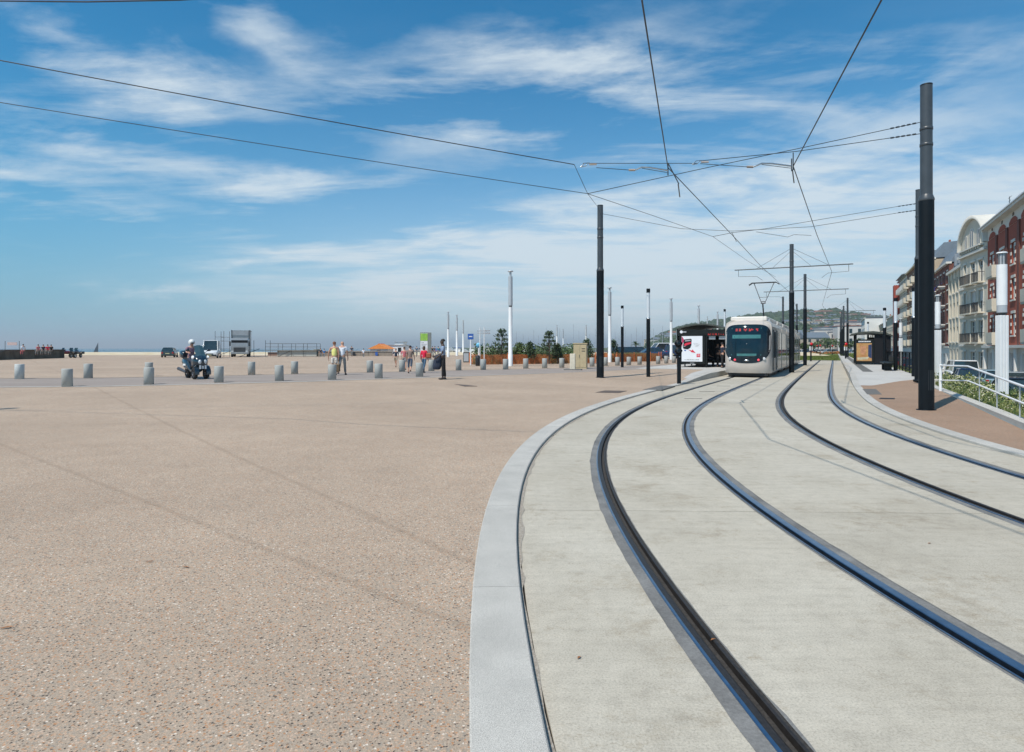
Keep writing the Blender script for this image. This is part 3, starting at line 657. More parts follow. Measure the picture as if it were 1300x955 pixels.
def white_lamp(loc,h,label,r0=.155,r=.15,split=.62,grp='white lamp posts'):
    o=empty('lamp_post',loc,0,label,'lamp post',grp)
    MB().lathe([(r0*1.15,-.3),(r0*1.15,h*.12),(r0,h*.125),(r0*.95,h*split)],12).build('post',WHT,o)
    MB().cyl((0,0,h*split),(0,0,h*split+.1),r*.8,n=12).build('neck',GRYP,o)
    MB().cyl((0,0,h*split+.1),(0,0,h*.94),r,n=14).build('light_tube',OPAL if False else LTG,o)
    MB().cyl((0,0,h*.94),(0,0,h*.99),r*.5,n=8).lathe([(.02,h*.99),(r*1.3,h*.99),(r*1.2,h),(.02,h*1.004)],14).build('cap',LTG,o)
    return o
def big_white_lamp(loc,h,label):
    # flat sided post with cylindrical lantern
    o=empty('lamp_post',loc,0,label,'lamp post','white lamp posts on the street side')
    z1=h*.60
    mb=MB()
    for k in (-1,0,1): mb.bbox(-.13+.09*(k+1)-.0,-.045+.09*(k+1)-.004,-.12,.12,-.6,z1,.012)
    mb.build('post',WHT,o)
    MB().cyl((0,0,z1),(0,0,z1+.07),.10,n=14).lathe([(.12,z1+.05),(.15,z1+.07),(.15,z1+.09)],18).build('neck',GRYP,o)
    MB().cyl((0,0,z1+.09),(0,0,z1+.32),.138,n=18).build('lower_louvre',LTG,o)
    MB().cyl((0,0,z1+.32),(0,0,h-.38),.142,n=18).build('light_tube',WHT,o)
    mb=MB().cyl((0,0,h-.38),(0,0,h-.02),.10,n=12)
    mb.build('lamp_core',LTG,o)
    mb=MB()
    for k in range(10): a=2*PI*k/10; mb.box(-.012,.012,.128,.138,h-.38,h-.03,0,Matrix.Rotation(a,3,'Z'))
    mb.build('upper_louvre',GRYP,o)
    MB().lathe([(.01,h-.03),(.148,h-.03),(.15,h),(.12,h+.02),(.01,h+.03)],18).build('cap',WHT,o)
for px,Y,pt,lb in ((1272,20,321,'large white lamp post standing in the flowers by the white handrail'),(1190.5,35.8,375,'white lamp post just right of the big black mast'),(1164.3,49,393,'white lamp post between the two black platform lamps and the big mast'),(1143.5,64,405,'distant white lamp post behind the platform fence')):
    z0=-.35; p=A(px,Y,z0); big_white_lamp(p,ZA(pt,Y)-z0,lb)
wl=[(648,46,344),(774,58.7,365),(852,72,379),(887,90,388),(569,93,396),(580,106,400),(588,125,407),(707,150,413),(715,165,418),(744,130,413),(911,110,396),(898,150,402)]
lbs=['tall white lamp post in front of the planted bed, left of the big black mast','white lamp post just right of the tall black mast','white lamp post left of the tram shelter','thin white lamp post behind the tram shelter',
 'white lamp post right of the standing man','second thin white lamp post right of the standing man','third and shortest thin white lamp post right of the standing man','distant lamp post left of the beige cabinet','lamp post just beyond the one left of the beige cabinet','distant lamp post above the beige cabinet','white lamp post beside the tram front','faint distant lamp post above the shelter roof']
for (px,Y,pt),lb in zip(wl,lbs): white_lamp(A(px,Y,.28),ZA(pt,Y)-.28,lb,r0=.15 if Y<80 else .17,r=.16)
# ---------------------------------------------------------------- signal post and tram stop shelters
p=P(862,487.3); o=empty('signal_post',p,0,'black signal post with two stacked lights in front of the left shelter','signal post')
MB().bbox(-.075,.075,-.075,.075,-.05,1.22,.015).build('post',BLK,o); MB().box(-.24,.08,-.05,.05,1.2,1.27).build('bracket',BLK,o)
for z in (1.42,1.74):
    b=MB().lathe([(.01,0),(.17,0),(.17,.12),(.01,.12)],6).build('signal_head',BLK,o,loc=(-.06,-.06,z+.02)); b.rotation_euler=(R(90),0,0)
    l=MB().lathe([(.01,.121),(.07,.122),(.075,.14),(.055,.14)],14).build('lens',GLS,b)
MB().sph((0,-.08,1.18),.035).build('bolt',STEEL2,o)
FRM=mat('shelter_metal',(.008,.011,.011),.5,.2,3,spec=.25); ROOFM=mat('shelter_roof',(.055,.062,.052),.6,.25,4); GLC=mat('shelter_glass',(.02,.035,.035),.06,.2,2,spec=.6)
PWH=mat('poster_white',(.72,.74,.77),.25,.03,3); PRED=mat('poster_red',(.62,.03,.06),.3,.1,5); PMAG=mat('poster_magenta',(.42,.03,.10),.3,.1,5); PBLK=mat('poster_black',(.010,.010,.012),.5,.2,5,spec=.25); PGR=mat('poster_grey',(.33,.34,.36),.4,.1,5)
BLUE=mat('blue_print',(.03,.10,.36),.4,.1,4)
LEDR=mat('led_red',(.4,.01,.01),.5,.1,5,emit=(1,.05,.04,.35)); 
def led_text(mb,x0,x1,z,y,n,h,seed=1):
    rr=random.Random(seed); x=x0; s=(x1-x0)/n
    for i in range(n):
        if rr.random()<.82:
            w=s*.7
            for k in range(3):
                if rr.random()<.8: mb.box(x,x+w,y-.002,y,z+h*k/3,z+h*(k+.6)/3)
        x+=s
def left_shelter():
    # local x across (towards the track), local y along the platform, away from the camera
    p=A(861,43.6,.285); o=empty('tram_shelter',p,TR,'black glazed tram shelter with a poster case, left of the tram','shelter')
    Wd,Lg,H=3.35,7.0,2.62
    # arched roof
    mb=MB(); top=[];bot=[]
    prof=[(-.12,0),(.1,.10),(.6,.24),(1.2,.34),(1.8,.36),(2.5,.26),(3.1,.08),(3.5,-.10)]
    for y in (-.35,Lg+.3): top.append([(x,y,H+z) for x,z in prof]+[(x,y,H+z-(.10 if 0<i<7 else .02)) for i,(x,z) in reversed(list(enumerate(prof)))])
    mb.rings(top,0,False); mb.build('roof',ROOFM,o)
    MB().box(0,3.3,-.3,-.2,H-.42,H-.06).build('fascia',FRM,o)
    for x in (.0,1.93,3.3):
        for y in (-.22,2.2,4.6,Lg): MB().box(x-.04,x+.04,y-.04,y+.04,-.1,H+.05).build('post',FRM,o)
    # back wall glazing along the sea side, and end wall
    for k in range(3): MB().box(.0,.02,-.1+k*2.35,2.15+k*2.35,.15,H-.45).build('glass_pane',GLC,o)
    MB().box(.1,3.2,Lg-.03,Lg-.01,.15,H-.2).build('glass_pane',GLC,o)
    # poster case at the near end
    c=MB(); c.bbox(.12,1.86,-.28,-.02,.22,2.24,.03); cs=c.build('poster_case',FRM,o)
    MB().box(.30,1.68,-.30,-.281,.40,2.13).build('poster',PWH,cs)
    yq=-.303
    def flat(pts,m,nm='print'): MB().add([(x,yq-.001*flat.k,z) for x,z in pts],[tuple(range(len(pts)))]).build(nm,m,cs); flat.k+=1
    flat.k=1
    flat([(.31,2.12),(.34,2.10),(.47,1.88),(.46,1.74),(.38,1.66),(.35,1.45),(.31,1.38)],PMAG)
    flat([(.46,1.90),(.92,1.95),(.97,1.90),(.96,1.52),(.88,1.32),(.70,1.22),(.44,1.26),(.38,1.35),(.40,1.52)],PBLK)
    flat([(.47,1.58),(.60,1.66),(.94,1.72),(.94,1.62),(.62,1.50),(.52,1.44)],PRED)
    flat([(.52,1.84),(.90,1.88),(.90,1.80),(.52,1.76)],PGR); flat([(.42,1.44),(.56,1.46),(.56,1.42),(.42,1.40)],PGR)
    flat([(.72,1.22),(.98,1.14),(1.02,1.22),(1.24,.98),(.94,1.04),(.90,1.10)],PRED)
    flat([(.44,1.20),(.60,1.19),(.58,1.10),(.50,1.13)],BLUE)
    flat([(1.30,.92),(1.54,.93),(1.54,.71),(1.30,.70)],PRED)
    for z in (.84,.775): flat([(1.36,z+.03),(1.50,z+.032),(1.50,z+.008),(1.36,z+.006)],PWH)
    rr=random.Random(5)
    for z,x0,x1 in ((1.62,1.08,1.40),(1.55,1.14,1.50),(1.47,1.26,1.46),(1.43,1.2,1.4)):
        x=x0
        while x<x1: w=rr.uniform(.02,.05); flat([(x,z),(x+w,z+.004),(x+w,z+.022),(x,z+.018)],PBLK if z<1.5 else PGR); x+=w+.025
    x=.50
    while x<1.44: w=rr.uniform(.03,.07); flat([(x,.52),(x+w,.521),(x+w,.548),(x,.547)],PBLK if rr.random()<.4 else PGR); x+=w+.014
    MB().box(.85,1.15,-.30,-.281,.27,.31).build('case_plate',PGR,cs)
    # small emblem on the fascia corner, red display
    MB().lathe([(.01,0),(.10,0),(.10,.012)],14).build('round_emblem',PWH,o,loc=(.28,-.305,H-.2)).rotation_euler=(R(90),0,0)
    MB().box(.36,.62,-.315,-.303,H-.25,H-.16).build('emblem_strip',PGR,o)
    d=MB().bbox(1.98,3.22,-.36,-.24,H-.50,H-.25,.01).build('display',FRM,o); l=MB(); led_text(l,2.06,3.1,H-.43,-.362,14,.11,3); l.build('red_characters',LEDR,d)
    for x in (.35,1.0,2.1,2.75): MB().box(x,x+.42,-.235,-.215,H-.72,H-.50).build('top_light_pane',LTG if x>2 else GLC,o)
    b=MB().bbox(2.0,2.35,.8,5.8,.42,.47,.01).build('bench_seat',FRM,o); MB().box(2.1,2.2,1.2,1.3,0,.42).box(2.1,2.2,5.3,5.4,0,.42).build('bench_support',FRM,o)
    MB().bbox(1.15,1.9,.1,.6,.0,2.2,.02).build('ticket_machine',PBLK,o)
    MB().box(.6,3.3,3.4,3.5,.3,2.0).build('dark_panel',PBLK,o)
left_shelter()
def right_shelter():
    p=A(1087,50.5,.29); o=empty('tram_shelter',p,TR,'black tram shelter with an amber poster on the right platform','shelter')
    H=2.35; Wd=2.3
    mb=MB(); top=[]
    for y in (-.3,6.5): top.append([(-.35,y,H+.10),(.3,y,H+.26),(1.2,y,H+.30),(2.1,y,H+.16),(2.5,y,H-.05),(2.5,y,H-.12),(2.0,y,H+.04),(1.0,y,H+.14),(.2,y,H+.1),(-.35,y,H+.03)])
    mb.rings(top,0,False).build('roof',ROOFM,o)
    c=MB().bbox(-.12,1.25,-.12,.08,.08,2.0,.03).build('poster_case',FRM,o)
    PO=mat('amber_poster',(.36,.13,.04),.3,.3,2.3,c2=(.55,.38,.16)); MB().box(.02,1.08,-.14,-.121,.28,1.70).build('poster',PO,c)
    PB=mat('poster_dark_blue',(.03,.05,.12),.3,.3,3)
    MB().add([(.82,-.143,.6),(1.07,-.143,.5),(1.07,-.143,1.6),(.84,-.143,1.55)],[(0,1,2,3)]).build('print',PB,c)
    MB().add([(.25,-.144,1.45),(.7,-.144,1.5),(.66,-.144,.95),(.5,-.144,.75),(.3,-.144,.9)],[(0,1,2,3,4)]).build('print',mat('poster_skin',(.48,.24,.13),.3,.3,5),c)
    MB().add([(.05,-.145,.55),(.9,-.145,.62),(.8,-.145,.42),(.1,-.145,.36)],[(0,1,2,3)]).build('print',mat('poster_cream',(.5,.46,.32),.3,.2,5),c)
    l=MB(); rr=random.Random(8); x=.15
    while x<.98: w=rr.uniform(.04,.08); l.box(x,x+w,-.144,-.121,1.78,1.88); x+=w+.02
    l.build('white_lettering',PWH,c)
    for x in (.0,1.3,2.35):
        for y in (0,3.1,6.2): MB().box(x-.04,x+.04,y-.04,y+.04,-.1,H+.08).build('post',FRM,o)
    MB().box(1.25,2.38,-.06,-.03,.1,H-.02).build('side_panel',PBLK,o)
    for k in range(2): MB().box(2.34,2.36,.1+k*3.1,3.0+k*3.1,.1,H-.2).build('glass_pane',GLC,o)
    MB().box(1.0,2.3,6.15,6.18,.1,H-.1).build('glass_pane',GLC,o)
    MB().bbox(1.6,2.0,1,5.5,.42,.47,.01).build('bench_seat',FRM,o)
right_shelter()
# ---------------------------------------------------------------- the tram
CHAM=mat('tram_champagne',(.50,.455,.41),.28,.04,2,coat=.5); CREAM=mat('tram_cream',(.70,.66,.60),.35,.04,2,coat=.3); TG=mat('tram_glass',(.006,.017,.026),.04,.3,1.5,spec=.45); TGT=mat('tram_blind',(.05,.16,.16),.2,.2,3)
TBLK=mat('tram_black',(.012,.012,.014),.5)
def tram():
    o=empty('tram',TL(.0,-1.85,0),TR,'cream and champagne coloured low floor tram standing at the left platform','tram')
    def fy(x,z):
        a=min(1,abs(x)/1.2); y=.75*(1-math.sqrt(max(0,1-a**3.2)))
        if z>1.1: y+=.42*((z-1.1)/2.1)**2
        if z>2.75: y+=.55*((z-2.75)/.45)**2
        if z<.75: y+=.14*((.75-z)/.5)**2
        return y
    nx=24; rows=[]
    zs=lin(.24,2.9,18)+[3.0,3.1,3.18,3.22]
    for z in zs:
        hw=1.2 if z<2.8 else 1.2-.28*((z-2.8)/.42)**2
        rows.append([(hw*math.sin(PI/2*t),fy(1.2*math.sin(PI/2*t),z),z) for t in lin(-1,1,nx)])
    MB().grid(rows).build('front_shell',CHAM,o)
    # windscreen, a rounded shape wrapping to both sides
    mb=MB(); rr=[]
    for s in lin(0.02,1,12):
        ring=[]
        for k in range(48):
            t=2*PI*k/48; c,sn=math.cos(t),math.sin(t); e=2/4.6 if sn>0 else 2/2.7
            x=1.185*s*math.copysign(abs(c)**e,c); z=1.84+(1.05 if sn>0 else 1.06)*s*math.copysign(abs(sn)**e,sn)
            ring.append((x,fy(x,z)-.018,z))
        rr.append(ring)
    ws=mb.rings(rr,0,True,caps=False).build('windscreen',TG,o)
    MB().rings([rr[-1],[(x,y+.03,z) for x,y,z in rr[-1]]],0,False,False).build('windscreen_seal',TBLK,ws)
    for x0,x1,z0,z1,m,nm in ((-.75,.70,2.12,2.32,TGT,'sun_blind'),(-.80,-.77,1.2,2.7,TGT,'blind_rail'),(.70,.73,1.2,2.7,TGT,'blind_rail'),(-.5,.5,1.17,1.30,TGT,'dashboard_strip')):  # plain teal strips for blind, rails and dashboard
        MB().grid([[(x,fy(x,z)-.024,z) for x in lin(x0,x1,8)] for z in (z0,z1)]).build(nm,m,ws)
    l=MB(); rs=random.Random(4)
    for a,b,n in ((-.58,-.30,5),(-.22,.02,4),(.10,.34,4),(.46,.58,2)):
        st=(b-a)/n
        for i in range(n):
            for k in range(3):
                if rs.random()<.75:
                    x=a+i*st; z=2.52+k*.05; l.quad((x,fy(x,z)-.03,z),(x+st*.75,fy(x+st*.75,z)-.03,z),(x+st*.75,fy(x,z+.03)-.03,z+.032),(x,fy(x,z+.03)-.03,z+.032))
    l.build('destination_display',LEDR,o,kind='stuff')
    HL=mat('headlight_glass',(.55,.58,.6),.1,.1,8,coat=1); RL=mat('red_lamp',(.55,.04,.06),.2,.1,8,emit=(1,.12,.15,.5))
    for sx in (-1,1):
        for q,m,r_,nm in ((.86,HL,.085,'headlight'),(.60,RL,.06,'marker_lamp')):
            z=1.02 if q>.7 else .96; b=MB().lathe([(.01,0),(r_,0),(r_*1.1,-.03)],16).build(nm,m,o,loc=(sx*q,fy(q,z)-.035,z)); b.rotation_euler=(R(90),0,0)
    MB().sph((0,fy(0,.93)-.01,.93),(.14,.03,.05),12,6).build('emblem',STEEL2,o)
    wp=MB(); wp.tube([(-.05,fy(0,1.1)-.04,1.08),(.25,fy(.25,1.12)-.04,1.14),(.5,fy(.5,1.2)-.04,1.18)],.012,5); wp.build('wiper',TBLK,o)
    MB().bbox(-1.0,1.0,.35,1.2,.06,.28,.04).build('underrun',TBLK,o)
    # car bodies
    mods=[(.72,7.6),(8.2,12.4),(13.0,20.2),(20.8,25.0),(25.6,32.4)]
    for k,(a,b) in enumerate(mods):
        car=MB(); sec=[(1.18,.24),(1.2,.35),(1.2,2.78),(1.13,2.98),(.98,3.08),(0,3.12),(-.98,3.08),(-1.13,2.98),(-1.2,2.78),(-1.2,.35),(-1.18,.24)]
        car.rings([[(x,y,z) for x,z in sec] for y in (a,b)],0,False)
        c=car.build('car_body',CHAM,o)
        for sx in (-1,1):
            g=MB(); g.box(min(sx*1.195,sx*1.207),max(sx*1.195,sx*1.207),a+.15,b-.15,1.05,2.52); g.build('window_band',TG,c)
            n=max(1,int((b-a)/1.7))
            for i in range(1,n+1): 
                y=a+.15+(b-a-.3)*i/(n+1); MB().box(min(sx*1.2,sx*1.212),max(sx*1.2,sx*1.212),y-.025,y+.025,1.05,2.52).build('window_divider',TBLK,c)
            doors=[(a+.35,a+1.15)] if k==0 else []
            if b-a>5: doors.append(((a+b)/2-.65,(a+b)/2+.65))
            for d0,d1 in doors:
                d=MB().box(min(sx*1.2,sx*1.216),max(sx*1.2,sx*1.216),d0,d1,.34,2.62).build('door',TG,c)
                for y in (d0,(d0+d1)/2,d1) if d1-d0>1 else (d0,d1): MB().box(min(sx*1.21,sx*1.222),max(sx*1.21,sx*1.222),y-.02,y+.02,.34,2.62).build('door_frame',CREAM,d)
        MB().bbox(-.95,.95,a+.2,b-.2,3.08,3.34,.06).build('roof_fairing',CREAM,c)
        MB().box(-1.02,1.02,a+.5,b-.5,.05,.26).build('skirt',TBLK,c)
        if k<4: MB().box(-1.12,1.12,b-.05,b+.65,.3,2.95).build('bellows',TBLK,o)
    # roof nose blending
    rows=[]
    for y,z,hw in ((.95,3.0,.9),(1.15,3.17,1.0),(1.6,3.30,1.02),(2.2,3.345,.98)):
        rows.append([(hw*t,y+.15*t*t,z-.12*abs(t)**3) for t in lin(-1,1,9)])
    MB().grid(rows).build('roof_nose',CREAM,o)
    # mirror arm
    # pantograph
    pn=empty('pantograph'); setpar(pn,o); pn.location=(0,9.3,3.34)
    MB().box(-.5,.5,-.6,.6,0,.12).build('pantograph_base',TBLK,pn)
    fr=MB()
    fr.tube([(-.03,.5,.12),(-.03,-.4,1.25)],.045,6).tube([(-.10,-.4,1.25),(-.62,.15,2.62)],.026,6).tube([(.10,-.4,1.25),(.62,.15,2.62)],.026,6).tube([(-.14,-.36,1.35),(.14,-.36,1.35)],.03,6).tube([(-.25,-.24,1.65),(.25,-.24,1.65)],.015,5).tube([(-.15,-.4,1.25),(.0,-.4,1.22),(.15,-.4,1.25)],.04,6)
    fr.build('pantograph_frame',GRYP,pn)
    MB().tube([(-.95,0,2.52),(-.75,0,2.66),(.75,0,2.66),(.95,0,2.52)],.028,6).tube([(-.95,.3,2.52),(-.75,.3,2.66),(.75,.3,2.66),(.95,.3,2.52)],.028,6).tube([(-.62,0,2.62),(-.62,.3,2.62)],.02,5).tube([(.62,0,2.62),(.62,.3,2.62)],.02,5).build('contact_bow',TBLK,pn)
tram()
# ---------------------------------------------------------------- people
def skinned(name,nodes,edges,m,parent,sub=1,cap=None):
    me=bpy.data.meshes.new(name); me.from_pydata([n[0] for n in nodes],edges,[]); o=bpy.data.objects.new(name,me); COL.objects.link(o)
    md=o.modifiers.new('skin','SKIN'); md.use_smooth_shade=True
    sv=me.skin_vertices[0].data
    for i,n in enumerate(nodes): sv[i].radius=n[1] if isinstance(n[1],tuple) else (n[1],n[1])
    sv[0].use_root=True
    if sub: sd=o.modifiers.new('sub','SUBSURF'); sd.levels=sub; sd.render_levels=sub
    dg=bpy.context.evaluated_depsgraph_get(); nm=bpy.data.meshes.new_from_object(o.evaluated_get(dg)); bpy.data.objects.remove(o); bpy.data.meshes.remove(me)
    nm.name=name; nm.materials.clear(); nm.materials.append(m); nm.polygons.foreach_set('use_smooth',[True]*len(nm.polygons))
    q=bpy.data.objects.new(name,nm); COL.objects.link(q); setpar(q,parent); return q
def cloth(name,c): return mat(name,c,.85,.16,9,bump=.2)
SKIN=mat('skin_light',(.48,.27,.19),.55,.08,12); SKIN2=mat('skin_dark',(.06,.035,.025),.5,.1,12)
HBR=mat('hair_brown',(.075,.040,.022),.7,.3,30); HDK=mat('hair_dark',(.015,.013,.012),.7,.3,30); HGR=mat('hair_grey',(.30,.28,.26),.7,.2,30)
SHOE=mat('shoe_dark',(.015,.015,.016),.5); SHOEW=mat('shoe_pale',(.55,.53,.50),.6)
def person(loc,rz,H,label,top,bot,skin=SKIN,hair=HBR,legs=((18,8),(-16,22)),arms=((-18,12,8),(16,14,8)),sleeve=.5,botlen='long',shoe=SHOE,seat=False,fem=False,lean=0,hairlen='short',group=None,det=True,helmet=None,headyaw=0):
    o=empty('person',loc,rz,label,'person',group); k=H/1.78
    hipx=.088; shx=.175 if fem else .195
    V=Vector
    def rot(v,a): # lean about x
        a=R(a); return V((v[0],v[1]*math.cos(a)+v[2]*math.sin(a),-v[1]*math.sin(a)+v[2]*math.cos(a)))
    J={}
    for s,(a,b) in zip((-1,1),legs):
        h=V((s*hipx,0,0)); kn=h+V((s*.01,math.sin(R(a))*.43,-math.cos(R(a))*.43)); an=kn+V((0,math.sin(R(a-b))*.41,-math.cos(R(a-b))*.41)); J['leg',s]=(h,kn,an)
    low=min(J['leg',s][2].z for s in (-1,1)) if not seat else None
    zh=.085-low if not seat else seat/k
    base=V((0,0,zh))
    def up(x,y,z): return base+rot((x,y,z),lean)
    pel=base; wa=up(0,0,.16); ch=up(0,.0,.36); ub=up(0,-.01,.47); nk=up(0,0,.55); jaw=up(0,.025,.635); mid=up(0,.012,.70); crown=up(0,-.005,.775)
    for s,(a,e,out) in zip((-1,1),arms):
        sh=up(s*shx,0,.485); el=sh+V((s*math.sin(R(out))*.29,math.sin(R(a))*.29,-math.cos(R(a))*math.cos(R(out))*.29)); wr=el+V((s*math.sin(R(out*.3))*.25-s*.02,math.sin(R(a+e))*.25,-math.cos(R(a+e))*.25)); J['arm',s]=(sh,el,wr)
    nodes=[];edges=[]
    def nd(p,r): nodes.append((p*k,(r[0]*k,r[1]*k) if isinstance(r,tuple) else r*k)); return len(nodes)-1
    def chain(st,pts):
        for p,r in pts: i=nd(p,r); edges.append((st,i)); st=i
        return st
    w_=.13 if fem else .14
    r0=nd(pel,(.145,.10)); a=chain(r0,[(wa,(w_*.92,.095)),(ch,(.155,.105)),(ub,(.12,.085))]); top_i=a
    hd=chain(a,[(nk,(.055,.058)),(jaw,(.062,.075)),(mid,(.076,.092)),(crown,(.058,.070))])
    if det:
        chain(hd-1,[(up(0,.105,.69),.013)]); 
        for s in (-1,1): chain(hd-1,[(up(s*.083,.0,.69),.014)])
    for s in (-1,1):
        sh,el,wr=J['arm',s]; e=chain(top_i,[(sh,.055),(sh.lerp(el,.5),.048),(el,.038),(wr,.026)])
        d=(wr-el).normalized(); side=V((0,1,0)) if abs(d.y)<.8 else V((0,0,1)); pa=chain(e,[(wr+d*.07,(.024,.034))])
        if det:
            for q,l in ((-.026,.075),(-.009,.09),(.009,.085),(.026,.065)): chain(pa,[(wr+d*.095+side*q,.010),(wr+d*(.09+l*.6)+side*q*1.15+V((-s*.012,0,0)),.009),(wr+d*(.09+l)+side*q*1.1+V((-s*.03,0,0)),.007)])
            chain(e,[(wr+d*.05+side*.05,.012),(wr+d*.09+side*.062,.009)])
        h,kn,an=[base+q for q in J['leg',s]]
        chain(r0,[(h,(.085,.09)),(h.lerp(kn,.5),.072),(kn,.054),(kn.lerp(an,.4),.056),(an,.038),(an+V((0,.10,-.05)),(.03,.028))])
    skinned('body',nodes,edges,skin,o)
    # face: eyes and mouth
    if det:
        for s in (-1,1): MB().sph(up(s*.03,.098,.70)*k,.011*k,8,5).build('eye',SHOE,o)
        MB().sph(up(0,.092,.645)*k,(.022*k,.008*k,.006*k),8,5).build('mouth',mat('lips',(.30,.10,.08),.5),o)
    # top
    nodes=[];edges=[]; r0=nd(pel+V((0,0,-.02)),(.158,.115)); a=chain(r0,[(wa,(w_+.008,.112)),(ch,(.168,.120)),(ub,(.128,.094)),(up(0,-.005,.515),(.075,.07))])
    if sleeve>0:
        for s in (-1,1):
            sh,el,wr=J['arm',s]; pts=[(sh,.066)]
            if sleeve<=.5: pts+= [(sh.lerp(el,sleeve*1.6),.060)]
            else: pts+=[(sh.lerp(el,.5),.060),(el,.050),(el.lerp(wr,(sleeve-.5)*1.9),.040)]
            chain(a-1,pts)
    skinned('top',nodes,edges,top,o)
    # lower garment
    nodes=[];edges=[]; r0=nd(pel,(.152,.108)); 
    if botlen!='skirt':
        f={'long':(1,.93),'capri':(1,.45),'shorts':(.75,None)}[botlen]
        for s in (-1,1):
            h,kn,an=[base+q for q in J['leg',s]]; pts=[(h,(.094,.10)),(h.lerp(kn,.5),.083)]
            if f[1] is None: pts+=[(h.lerp(kn,.85),.078)]
            else: pts+=[(kn,.068),(kn.lerp(an,f[1]*.5),.064),(kn.lerp(an,f[1]),.060 if botlen=='long' else .058)]
            chain(r0,pts)
        chain(r0,[(wa*.5+pel*.5,(.145,.104))]); skinned('trousers' if botlen=='long' else 'shorts',nodes,edges,bot,o)
    else:
        rr=[]
        for z,rx,ry in ((.12,.135,.10),(0,.165,.12),(-.2,.18,.14),(-.42,.20,.17)): rr.append([((pel.x+rx*math.cos(t))*k,(ry*math.sin(t))*k,(pel.z+z)*k) for t in lin(0,2*PI,17)[:-1]])
        MB().rings(rr,0,True).build('skirt',bot,o)
    for s in (-1,1):
        an=base+J['leg',s][2]; 
        MB().sph((an+V((0,.065,-.045)))*k,(.045*k,.135*k,.042*k),10,6).build('shoe',shoe,o)
    if helmet: 
        MB().sph(up(0,.0,.725)*k,(.135*k,.15*k,.14*k),14,9,z0=-.55).build('helmet',helmet,o); MB().sph(up(0,.045,.70)*k,(.112*k,.118*k,.06*k),12,6).build('visor',GLS,o)
    elif hair:
        MB().sph(up(0,-.016,.728)*k,(.088*k,.102*k,.088*k),14,9,z0=-.25 if hairlen=='short' else -.6).build('hair',hair,o)
        if hairlen=='long': MB().sph(up(0,-.055,.66)*k,(.085*k,.06*k,.11*k),12,8).build('hair',hair,o)
    return o
cY=cloth('yellow_top',(.78,.75,.25)); cW=cloth('white_shirt',(.72,.77,.84)); cG=cloth('grey_trousers',(.20,.21,.215)); cWs=cloth('white_shorts',(.68,.64,.58)); cB=cloth('blue_shirt',(.24,.32,.45)); cK=cloth('black_cloth',(.012,.012,.014)); cR=cloth('red_top',(.72,.015,.06)); cJ=cloth('blue_jeans',(.05,.11,.18)); cP=cloth('brown_top',(.26,.19,.16)); cPk=cloth('pink_top',(.52,.15,.17)); cDk=cloth('dark_blue_cloth',(.02,.03,.055)); cJd=cloth('dark_jeans',(.05,.07,.11))
def hgt(px,py0,py1): # person height and foot point from photo rows
    p=P(px,py1); return p,(py1-py0)*p.y/F
p,h=hgt(563,429,482); person(p,R(97),h,'standing man in pale blue shirt and black trousers holding a dark jacket',cB,cK,SKIN2,HDK,legs=((3,2),(-4,2)),arms=((4,50,4),(8,58,6)),sleeve=.5,lean=3)
b=empty('jacket',p+Vector((-.22,-.05,0)),0,'dark jacket hanging from the arm of the standing man','jacket')
MB().rings([[(x*w*1.0+dx,y*d,z) for x,y in ((-1,-.5),(-.3,-1),(.5,-.9),(1,-.2),(.8,.7),(0,1),(-.8,.8))] for z,w,d,dx in ((1.06,.07,.05,.05),(.98,.14,.09,.0),(.80,.17,.10,-.02),(.60,.19,.10,-.03),(.46,.16,.09,-.06),(.42,.10,.06,-.05))]).build('jacket_cloth',cDk,b)
p,h=hgt(424.5,432.5,476.5); person(p,R(8),h,'woman in yellow vest top and white shorts walking away beside the white shirted man',cY,cWs,SKIN,mat('hair_auburn',(.16,.06,.03),.7),legs=((8,6),(-6,10)),arms=((4,6,24),(-4,10,8)),sleeve=0,botlen='shorts',fem=True)
p2,h=hgt(434.5,431,476.3); person(p2,R(-4),h,'balding man in white shirt and grey trousers walking away beside the woman in yellow',cW,cG,SKIN,None,legs=((-14,22),(14,4)),arms=((-8,10,6),(10,12,9)),sleeve=.42)
bg=empty('handbag',Vector((p2.x-.18,p2.y-.3,.29)),0,'dark tan bag hanging between the couple walking away','bag')
MB().bbox(-.16,.16,-.07,.07,.16,.55,.04).build('bag_body',mat('tan_leather',(.13,.085,.045),.5),bg); MB().tube([(-.1,0,.53),(-.08,0,.72),(.08,0,.72),(.1,0,.53)],.012,6).build('handle',mat('tan_leather',(.1,.1,.1)),bg)
p,h=hgt(520.8,437.7,474); person(p,R(-5),h,'woman in brown top and cropped blue trousers walking away on the square',cP,cJd,SKIN,HDK,legs=((-3,6),(-16,26)),arms=((-6,20,12),(8,30,10)),botlen='capri',fem=True,sleeve=.5)
p,h=hgt(538.5,438.5,473.5); person(p,R(-22),h,'woman in bright red cardigan and jeans walking away with a shoulder bag',cR,cJ,SKIN,HBR,legs=((12,6),(-18,14)),arms=((2,10,14),(-4,30,12)),sleeve=.95,fem=True,hairlen='long')
q=empty('shoulder_bag',Vector((p.x+.26,p.y-.12,p.z)),0,'tan shoulder bag on the hip of the woman in red','bag'); MB().bbox(-.14,.14,-.06,.06,.78,1.06,.05).build('bag_body',mat('orange_leather',(.30,.09,.04),.5),q); MB().tube([(-.1,0,1.03),(-.14,.05,1.34),(.08,0,1.03)],.012,6).build('strap',mat('orange_leather',(.1,.1,.1)),q)
p,h=hgt(513.3,439.5,470); person(p,R(10),h,'person in pink checked top and dark shorts just left of the woman in brown',cPk,cG,SKIN,HBR,legs=((10,4),(-10,10)),arms=((-10,10,8),(10,10,8)),botlen='shorts')
